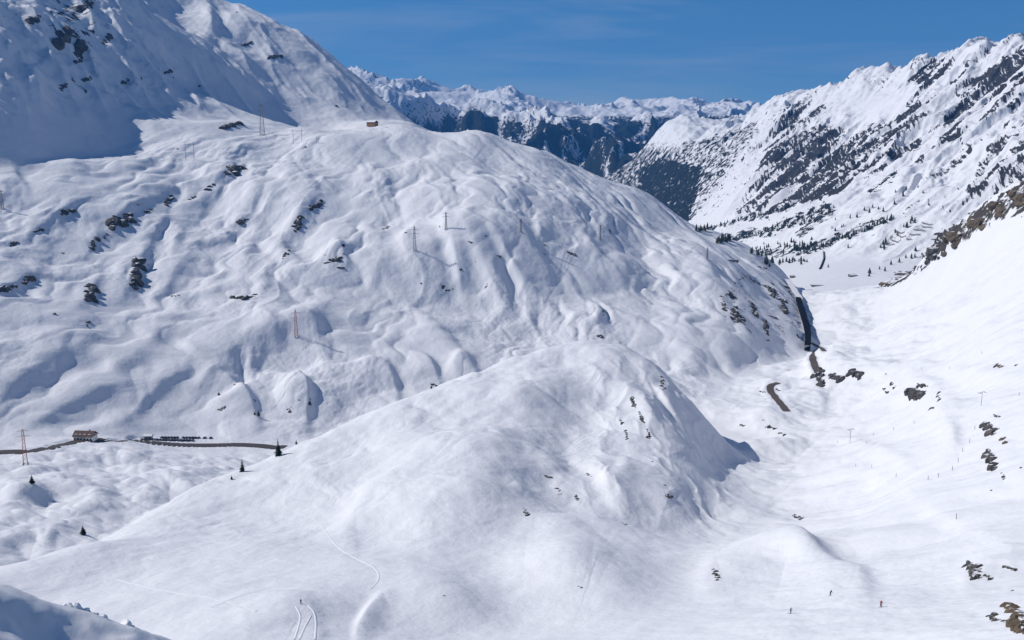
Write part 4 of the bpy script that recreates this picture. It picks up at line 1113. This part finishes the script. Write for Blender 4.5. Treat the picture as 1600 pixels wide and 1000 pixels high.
for px, py, hpx, lb in [(1358, 432, 8, 'lone spruce on the flat valley snow, nearest of its row'), (1374, 421, 6, 'lone spruce on the flat valley snow by the slope foot'), (1405, 410, 8, 'spruce at the left of the pair above the slope rim'), (1424, 404, 9, 'spruce at the right of the pair above the slope rim'), (1294, 418, 6, 'lone spruce right of the dark curved wall')]:
    plant_tree(TINY[0], px, py, hpx, lb, None, 'spruce_tree', 1.2)


# ------------------------------------------------------------------ pylons
def lattice_pylon(px, py, hpx, label, red=False, arms=(.68, .82), span=.3, w=.16):
    c = ground(px, py); h = hpx * c.length / FPX * 1.02
    t = thing('power_pylon', label, 'pylon', c - Vector((0, 0, .5)), math.radians(20)); k = max(.14, c.length / FPX * .34)
    m1 = M['steel_red'] if red else M['steel']; m2 = M['steel_red'] if red else M['steel']
    hb = h * w * .5; ht = h * .018
    for sx in (-1, 1):
        for sy in (-1, 1):
            MB().bar((sx * hb, sy * hb, 0), (sx * ht, sy * ht, h * .9), k, k * .6).build('leg', m1, t)
            MB().box((sx * hb, sy * hb, .3), (1.2, 1.2, 1.4)).build('footing', M['concrete'], t)
    n = 9; br = MB()
    for i in range(n):
        a, b = i / n, (i + 1) / n
        wa, wb = hb + (ht - hb) * a, hb + (ht - hb) * b
        for s1 in (-1, 1):
            br.bar((-wa, s1 * wa, h * .9 * a), (wb, s1 * wb, h * .9 * b), k * .45); br.bar((wa, s1 * wa, h * .9 * a), (-wb, s1 * wb, h * .9 * b), k * .45)
            br.bar((s1 * wa, -wa, h * .9 * a), (s1 * wb, wb, h * .9 * b), k * .45)
    br.build('bracing', m2, t)
    MB().bar((0, 0, h * .88), (0, 0, h), k * .7, k * .3).build('peak', m1, t)
    for q, z in enumerate(arms):
        L_ = h * span * .5 * (1 - .25 * q)
        MB().bar((-L_, 0, h * z), (0, 0, h * z + h * .02), k * .35, k * .8).bar((L_, 0, h * z), (0, 0, h * z + h * .02), k * .35, k * .8).bar((-L_, 0, h * z), (L_, 0, h * z), k * .5).build('crossarm', m2, t)
        ins = MB()
        for sx in (-1, 1): ins.bar((sx * L_ * .95, 0, h * z), (sx * L_ * .95, 0, h * z - h * .04), k * .4)
        ins.build('insulator', M['glass'], t)
    return t


lattice_pylon(40, 725, 56, 'red and white lattice pylon beside the pass road on the left', True, (.72, .86), .34, .1)
lattice_pylon(463, 525, 45, 'red lattice pylon on a round knob in the middle of the slope', True, (.62, .8), .36, .1)
lattice_pylon(648, 391, 41, 'grey pylon with two wide crossarms at the head of the shaded step', False, (.62, .78), .45, .1)
lattice_pylon(697, 358, 29, 'grey pylon with one crossarm above the shaded step', False, (.68, .84), .42, .1)
lattice_pylon(814, 362, 23, 'slim grey pylon on the bench near the middle of the hill', False, (.7, .85), .3, .1)
lattice_pylon(938, 375, 25, 'slim grey pylon farthest right on the bench of the hill', False, (.7, .85), .3, .1)
lattice_pylon(410, 211, 50, 'tall dark grey pylon in front of the shaded mountain', False, (.7, .85), .18, .14)
lattice_pylon(1105, 405, 20, 'small grey pylon low on the right shoulder of the hill', False, (.7, .85), .3, .1)
lattice_pylon(4, 326, 28, 'grey pylon at the left edge of the hill', False, (.7, .85), .3, .12)


def portal_pylon(px, py, hpx, wpx, label):
    c = ground(px, py); m = c.length / FPX; h = hpx * m * 1.02; w = wpx * m
    t = thing('power_pylon', label, 'pylon', c - Vector((0, 0, 1))); k = m * .5
    for sx in (-1, 1):
        MB().bar((sx * w / 2, 0, 0), (sx * w / 2, 0, h), k, k * .7).build('mast', M['steel'], t)
        MB().bar((sx * w / 2, 0, h * .02), (sx * w / 2 + sx * w * .18, 0, h * .02 + .2), k * .6).build('stay', M['steel'], t)
    MB().bar((-w * .72, 0, h * .86), (w * .72, 0, h * .86), k * .8).build('crossbeam', M['steel'], t)
    return t


portal_pylon(465, 223, 21, 13, 'twin mast portal pylon on the skyline right of the tall pylon')
portal_pylon(297, 250, 27, 12, 'pale twin mast portal pylon on the upper left of the hill')
portal_pylon(496, 224, 10, 3, 'short double post right of the twin mast portal pylon')


# ------------------------------------------------------------------ ski lift supports and piste posts
def lift_support(px, py, hpx, label):
    c = ground(px, py); m = c.length / FPX; h = hpx * m * 1.05; k = m * .45
    t = thing('lift_support', label, 'ski lift support', c - Vector((0, 0, .5)), .5)
    MB().bar((0, 0, 0), (0, 0, h), k, k * .8, 6).build('pole', M['steel'], t)
    MB().bar((-2.6, 0, h), (2.6, 0, h), k * .9).build('crossarm', M['steel'], t)
    for sx in (-1, 1): MB().bar((sx * 2.4, -1.6, h - .4), (sx * 2.4, 1.6, h - .4), k * .7).build('sheave_train', M['dark'], t)
    return t


lift_support(1533, 634, 20, 'ski lift support with crossarm on the right slope')
lift_support(1328, 692, 21, 'ski lift support with a stay in the middle of the bowl')
posts = [(1365, 681), (1396, 672), (1428, 662), (1308, 692), (1354, 693), (1523, 671), (1515, 692), (1504, 706), (1497, 722), (1337, 729), (1362, 731), (1400, 745), (1450, 750), (1466, 746), (1488, 735), (1494, 811), (1592, 618), (1534, 553), (1440, 577), (1484, 577)]
post0 = None
for px, py in posts:
    c = ground(px, py)
    MBp = MB().bar((0, 0, -.5), (0, 0, 2.2), max(.12, c.length / FPX * .32), None, 6)
    if post0 is None:
        o = MBp.build('piste_post', M['pole_wood']); post0 = o
    else:
        o = post0.copy(); COL.objects.link(o)
    o.location = c
    tag(o, 'short dark piste post standing in the snow of the sunlit bowl', 'post', 'piste posts across the sunlit bowl')


# ------------------------------------------------------------------ snow fences and far houses
def snow_fence(x0, y0, x1, y1, label):
    a, b = ground(x0, y0, 1900), ground(x1, y1, 1900)
    t = thing('snow_fence', label, 'fence', a, 0, 'avalanche fences on the sunlit mountain'); d = b - a; n = 6; ups = []
    for i in range(n + 1):
        p = d * (i / n); p.z = height(a.x + p.x, a.y + p.y) - a.z; ups.append(p)
        MB().bar(p + Vector((0, 0, -1)), p + Vector((0, -1, 4)), .4).build('post', M['pole_wood'], t)
    for z in (1.2, 2.4, 3.6):
        m_ = MB()
        for p, q in zip(ups[:-1], ups[1:]): m_.bar(p + Vector((0, -.25 * z, z)), q + Vector((0, -.25 * z, z)), .5)
        m_.build('rail', M['verge'], t)


for x0, y0, x1, y1, lb in [(1440, 349, 1457, 352, 'topmost avalanche fence of the group'), (1440, 355, 1456, 357, 'second avalanche fence from the top on the right'), (1427, 360, 1445, 362, 'third avalanche fence from the top'), (1397, 361, 1413, 364, 'upper left avalanche fence near the trees'),
                           (1421, 367, 1438, 368, 'middle right avalanche fence of the group'), (1400, 367, 1415, 370, 'middle left avalanche fence near the trees'), (1416, 374, 1424, 375, 'shortest avalanche fence of the group'), (1391, 375, 1407, 376, 'lower left avalanche fence of the group'), (1380, 380, 1397, 383, 'lowest avalanche fence of the group')]:
    snow_fence(x0, y0, x1, y1, lb + ' on the white slope')


def house(px, py, w, d, h, rot, label, wall='wood', windows=3, name='house', snow_roof=True, overhang=.8, pitch=.26):
    c = ground(px, py)
    t = thing(name, label, 'house', c - Vector((0, 0, .4)), rot)
    MB().box((0, 0, h * .5), (w, d, h)).build('wall', M[wall], t)
    rh = d * pitch; m_ = MB(); W2, D2 = w * .5 + overhang, d * .5 + overhang
    v = [(-W2, -D2, h), (W2, -D2, h), (W2, D2, h), (-W2, D2, h), (-W2, 0, h + rh), (W2, 0, h + rh)]
    m_.v += v + [(x, y, z + .35) for x, y, z in v]
    m_.f += [(0, 1, 5, 4), (2, 3, 4, 5), (6, 10, 11, 7), (8, 11, 10, 9), (0, 6, 7, 1), (2, 8, 9, 3), (0, 4, 10, 6), (3, 9, 10, 4), (1, 7, 11, 5), (2, 5, 11, 8)]
    rf = m_.build('roof', M['roof_red' if name == 'inn' else 'roof_dark'], t)
    MB().box((w * .22, d * .12, h + rh + .3), (.9, .9, 1.8)).build('chimney', M['concrete'], rf)
    if snow_roof:
        sv = [(x * .97, y * (.95 if y else 1), z + .38) for x, y, z in v]; ms = MB(); ms.v += sv + [(x, y, z + .6) for x, y, z in sv]
        ms.f += [(6, 10, 11, 7), (8, 11, 10, 9), (0, 6, 7, 1), (2, 8, 9, 3), (0, 4, 10, 6), (3, 9, 10, 4), (1, 7, 11, 5), (2, 5, 11, 8)]
        ms.build('roof_snow', M['snow'], rf)
    for i in range(windows):
        x = (i + .5) / windows * w - w / 2
        for z in ([h * .34, h * .76] if h > 4.5 else [h * .55]):
            f = MB().box((x, -d / 2 - .03, z), (1.5, .12, 1.35)).build('window', M['steel_white'] if wall == 'wood' else M['wood'], t)
            MB().box((x, -d / 2 - .1, z), (1.15, .06, 1.0)).build('pane', M['glass'], f)
    MB().box((w * .5 - 1.6, -d / 2 - .05, 1.25), (1.1, .14, 2.3)).build('door', M['wood'], t)
    return t


h0 = house(134, 687, 16.5, 9, 4.2, math.radians(-6), 'white walled inn with a dark roof beside the pass road', 'wall_white', 6, 'inn', False, .8, .42)
for i, x in enumerate((-6.2, -2.6, 1.4, 5.4)):
    MB().box((x, -2.6, 5.4), (1.5, 2.0, 1.1)).build('dormer', M['red_brown'], h0)
    MB().box((x, -2.7, 6.05), (1.9, 2.4, .3)).build('roof_snow', M['snow'], h0)
MB().box((0, -4.75, .7), (16.8, .5, 1.6)).build('plinth', M['red_brown'], h0)
house(582, 197, 22, 14, 8.5, math.radians(-28), 'brown timber hut with snowy roof on the skyline saddle', 'wood_orange', 4, 'mountain_hut')
house(232, 685, 6.5, 5, 2.4, math.radians(4), 'low grey shelter with snowy roof at the left end of the parked cars', 'concrete', 2, 'shelter')
house(1332, 432, 15, 10, 3.0, math.radians(8), 'low house under thick snow on the flat valley floor', 'wood', 4, 'house')
house(1238, 434, 9, 7, 4.2, math.radians(30), 'small house on the valley floor behind the road gallery', 'wood', 2, 'house')
house(1276, 447, 22, 7, 2.2, math.radians(-6), 'long low barn with snowy roof on the valley floor', 'wood', 5, 'barn')


# ------------------------------------------------------------------ dark curved wall on the far slope
wp = [ground(x, y, 1900) for x, y in rounded([(1287, 394), (1288, 403), (1285, 412), (1281, 421)])]
t = thing('stone_wall', 'dark curved wall running down the snow on the far valley side', 'wall', wp[0])
m_ = MB(); cp_ = MB()
for a, b in zip(wp[:-1], wp[1:]):
    a, b = a - wp[0], b - wp[0]
    m_.bar(a + Vector((0, 0, 1.2)), b + Vector((0, 0, 1.2)), 3.4); cp_.bar(a + Vector((-.4, 0, 3.8)), b + Vector((-.4, 0, 3.8)), 1.1)
m_.build('wall_body', M['dark'], t); cp_.build('coping', M['concrete'], t)


# ------------------------------------------------------------------ road gallery at the cliff foot
gp = [ground(x, y) for x, y in rounded([(1246, 470), (1252, 490), (1259, 512), (1262, 530), (1260, 549)], 2)]
t = thing('road_gallery', 'long dark avalanche gallery of the road along the cliff foot', 'gallery', gp[-1])
base = gp[-1]
path = [gp[0]]
for a, b in zip(gp[:-1], gp[1:]):
    n = max(1, int((b - a).length / 7)); path += [a + (b - a) * (i / n) for i in range(1, n + 1)]
zz_ = np.convolve(np.pad([p.z for p in path], 6, 'edge'), np.ones(13) / 13, 'valid')
path = [Vector((p.x, p.y, z)) for p, z in zip(path, zz_)]
HG = 8.5
roof, snowr, back, deck = MB(), MB(), MB(), MB()
secs = []
for i, p in enumerate(path):
    d = (path[min(i + 1, len(path) - 1)] - path[max(i - 1, 0)]); d.z = 0; d.normalize()
    nr = Vector((d.y, -d.x, 0))
    if nr.x < 0: nr = -nr
    secs.append((p - base, nr))
for (p, n), (q, n2) in zip(secs[:-1], secs[1:]):
    def strip(mb, o1, z1, o2, z2):
        k = len(mb.v); mb.v += [tuple(p + n * o1 + Vector((0, 0, z1))), tuple(q + n2 * o1 + Vector((0, 0, z1))), tuple(q + n2 * o2 + Vector((0, 0, z2))), tuple(p + n * o2 + Vector((0, 0, z2)))]
        mb.f.append((k, k + 1, k + 2, k + 3))
    strip(roof, -3.2, HG, 5, HG - .6); strip(roof, 5, HG - .6, 5, HG - 1.6); strip(roof, -3.2, HG - 1, 5, HG - 1.6)
    strip(back, -3, -2, -3, HG - 1); strip(deck, -3, .3, 4.8, .3); strip(deck, 4.8, .3, 4.8, -5)
roof.build('roof', M['dark'], t); back.build('back_wall', M['dark'], t); deck.build('deck', M['dark'], t)  # roof, wall and deck near-black: the gallery's shade is put into their colour
up_ = seen_path([(1228, 440), (1236, 453), (1247, 471)], 6, 2, 2)
for (x0, y0, z0), (x1, y1, z1) in zip(up_[:-1], up_[1:]):
    p, q = Vector((x0, y0, z0)) - base, Vector((x1, y1, z1)) - base; n = n2 = Vector((.98, -.2, 0))
    strip(snowr, -3, 5.5, 8, 4.6); strip(snowr, 8, 4.6, 8, -3)
snowr.build('snow_covered_roof', M['snow'], t)
for p, n in secs[::2]: MB().bar(p + n * 4.4 + Vector((0, 0, 0)), p + n * 4.4 + Vector((0, 0, HG - 1.2)), .55).build('pillar', M['dark'], t)


# ------------------------------------------------------------------ parked cars
def make_car(mat, label, group, loc, rot):
    t = thing('parked_car', label, 'car', loc, rot, group)
    prof = [(-2.15, .35), (-2.2, .75), (-1.95, .95), (-1.5, 1.0), (-.9, 1.48), (.7, 1.5), (1.25, 1.02), (2.0, .88), (2.2, .7), (2.2, .35)]
    v = []; f = []
    for sy in (-1, 1):
        for x, z in prof: v.append((x, sy * (.86 if z < 1.2 else .68), z))
    n = len(prof)
    f += [tuple(range(n - 1, -1, -1)), tuple(range(n, 2 * n))] + [(i, (i + 1) % n, n + (i + 1) % n, n + i) for i in range(n)]
    link('body', mesh('body', v, f), mat, t)
    MB().box((-1.22, 0, 1.24), (.1, 1.3, .42)).build('rear_window', M['glass'], t)
    MB().box((1.02, 0, 1.26), (.1, 1.3, .4)).build('windscreen', M['glass'], t)
    for sy in (-1, 1): MB().box((-.1, sy * .75, 1.22), (1.5, .1, .34)).build('side_window', M['glass'], t)
    for x in (-1.35, 1.35):
        for sy in (-1, 1): MB().bar((x, sy * .72, .33), (x, sy * .9, .33), .46, None, 10).build('wheel', M['tyre'], t)
    return t


proto = {}
rs = random.Random(5)


def row(px0, px1, py0, py1, n, label, group, skip=()):
    for i in range(n):
        if i in skip: continue
        u = i / (n - 1); c = ground(px0 + (px1 - px0) * u, py0 + (py1 - py0) * u); k = rs.choice(['car_black', 'car_black', 'car_black', 'car_grey', 'car_blue'])
        rot = math.radians(80 + rs.uniform(-6, 6))
        key = (k, group)
        if key not in proto: proto[key] = make_car(M[k], label, group, c, rot)
        else: dup(proto[key], c, rot)


row(253, 334, 684.5, 685, 18, 'dark car in the rear row beside the pass road', 'cars in the rear row of the roadside car park', (6, 13, 15, 17))
row(222, 301, 688, 689, 18, 'dark car in the front row beside the pass road', 'cars in the front row of the roadside car park', (4,))


# ------------------------------------------------------------------ skiers
def skier(px, py, label, jacket, lean=0.0, rot=0.0):
    c = ground(px, py)
    me = bpy.data.meshes.new('person'); bm = bmesh.new()
    J = {'pel': (0, 0, .92), 'che': (.05 + lean, 0, 1.28), 'nek': (.08 + lean, 0, 1.47), 'hd': (.11 + lean, 0, 1.63), 'top': (.12 + lean, 0, 1.72)}
    for s, y in (('l', 1), ('r', -1)):
        J.update({'hip' + s: (0, .1 * y, .88), 'kn' + s: (.14, .13 * y, .48), 'an' + s: (0, .13 * y, .08), 'to' + s: (.16, .13 * y, .04), 'sh' + s: (.06 + lean, .19 * y, 1.38), 'el' + s: (.05 + lean, .32 * y, 1.13), 'wr' + s: (.3 + lean, .34 * y, 1.05), 'fi' + s: (.38 + lean, .33 * y, 1.05)})
    E = [('pel', 'che'), ('che', 'nek'), ('nek', 'hd'), ('hd', 'top')]
    for s in 'lr': E += [('pel', 'hip' + s), ('hip' + s, 'kn' + s), ('kn' + s, 'an' + s), ('an' + s, 'to' + s), ('che', 'sh' + s), ('sh' + s, 'el' + s), ('el' + s, 'wr' + s), ('wr' + s, 'fi' + s)]
    names = list(J); V = {n: bm.verts.new(J[n]) for n in names}
    for a, b in E: bm.edges.new((V[a], V[b]))
    bm.to_mesh(me); bm.free()
    o = bpy.data.objects.new('person', me); COL.objects.link(o)
    sk = o.modifiers.new('skin', 'SKIN'); o.modifiers.new('sub', 'SUBSURF').levels = 1
    rad = {'pel': .17, 'che': .19, 'nek': .07, 'hd': .12, 'top': .09, 'hip': .12, 'kn': .085, 'an': .06, 'to': .05, 'sh': .09, 'el': .065, 'wr': .05, 'fi': .045}
    for i, n in enumerate(names):
        r_ = rad.get(n, rad.get(n[:-1])); d = me.skin_vertices[0].data[i]; d.radius = (r_, r_); d.use_root = n == 'pel'
    dg = bpy.context.evaluated_depsgraph_get(); me2 = bpy.data.meshes.new_from_object(o.evaluated_get(dg)); o.modifiers.clear(); o.data = me2
    for m_ in (M['cloth_dark'], M[jacket], M['skin']): me2.materials.append(m_)
    for p in me2.polygons:
        z = p.center.z; p.material_index = 2 if z > 1.5 else (1 if z > .95 else 0)
        if z > 1.66: p.material_index = 0
    me2.shade_smooth()
    o.location = c + Vector((0, 0, .02)); o.rotation_euler = (0, 0, rot)
    tag(o, label, 'person')
    for y in (-.13, .13): MB().box((.15, y, .02), (1.7, .09, .03)).build('ski', M['ski'], o)
    return o


skier(470, 944, 'skier in dark clothing above the ski tracks on the near slope', 'cloth_dark', .05, 1.2)
skier(1235, 959, 'skier in dark clothing upright on the near piste', 'cloth_dark', .0, -.6)
skier(1297, 931, 'skier bending forward at the foot of the near mound', 'cloth_dark', .25, .4)
skier(1376, 949, 'small skier in a red jacket right of the other piste skiers', 'cloth_red', .1, .8)


# ------------------------------------------------------------------ tracks in the snow
def track(poly, half, h, label=None):
    p = seen_path(poly, 1.0, 2, 3)
    z = np.array([height(a, b) for a, b, _ in p]); p[:, 2] = z
    ribbon('ski_track', p, half, .02, M['snow'], crown=h)


track([(392, 760), (437, 790), (470, 803), (500, 815), (515, 840), (530, 858), (560, 875), (588, 888), (594, 905), (580, 920)], .4, .22)
for q in ([(330, 950), (390, 925), (450, 918), (520, 925)], [(180, 905), (260, 925), (340, 935), (400, 955)]): track(q, .7, .1)
for q in ([(462, 948), (470, 962), (467, 978), (460, 999)], [(480, 946), (491, 956), (494, 975), (492, 999)], [(486, 962), (476, 980), (468, 999)]): track(q, .3, .22)


# ------------------------------------------------------------------ near snow bank at the lower left
BCREST = [(-120, 870, 64), (-60, 890, 63), (0, 915, 62), (50, 930, 62.5), (100, 947, 63), (150, 962, 63.5), (200, 978, 64), (262, 1000, 65), (340, 1035, 66)]
BANK = BCREST + rise(BCREST, 1.08, 40) + rise(BCREST, 1.5, 160) + [(-260, 640, 76), (-400, 540, 76), (-600, 480, 76), (-180, 800, 70), (-330, 760, 62), (0, 1000, 55), (100, 1000, 59), (0, 1150, 44), (200, 1080, 55), (-200, 1000, 50), (262, 1060, 57), (400, 1200, 48), (-400, 1000, 50), (500, 1120, 62), (-300, 700, 95), (-600, 620, 95)]  # the high left end, out of view, is added to shade the bank
bt = np.linspace(math.radians(-46), math.radians(-8), 220); bl = np.linspace(math.log(40), math.log(105), 150)
BL, BT = np.meshgrid(bl, bt, indexing='ij'); BR = np.exp(BL); BX, BY = BR * np.sin(BT), BR * np.cos(BT)
BZ = Spline(BANK)(BT, BL) * BR + fbm(BX / 5, BY / 5, 4, 301) * .35 + fbm(BX / 1.1, BY / 1.1, 2, 305) * .05
qd = np.arange(BZ.size).reshape(BZ.shape)
F_ = np.stack([qd[:-1, :-1], qd[:-1, 1:], qd[1:, 1:], qd[1:, :-1]], -1).reshape(-1, 4)
me = mesh('snow_bank', np.stack([BX, BY, BZ], -1).reshape(-1, 3).tolist(), F_.tolist(), True)
o = link('snow_bank', me, M_TERR); o['kind'] = 'structure'
bank_spl = Spline(BANK)
for k, (px, py, s_) in enumerate([(100, 944, .16), (108, 949, .3), (116, 948, .42), (124, 955, .34), (132, 960, .3), (138, 966, .22), (198, 974, .4), (206, 981, .2), (150, 975, .2), (165, 985, .25)]):
    d = ray(px, py); b = math.atan2(d[0], d[1]); r_ = 63.5
    z = float(bank_spl(np.array([b]), np.array([math.log(r_)]))[0]) * r_
    o = link('snow_chunk', rock_mesh(90 + k, 2), M['snow'])
    o.location = (r_ * math.sin(b), r_ * math.cos(b), z + s_ * .2); o.scale = (s_ * 1.3, s_, s_ * .9); o.rotation_euler = (random.random(), random.random(), random.random() * 6)
    tag(o, 'broken snow chunk lying along the crest of the near snow bank', 'snow chunk', 'snow chunks on the near bank')
print('done', round(time.time() - T0, 1), 's')
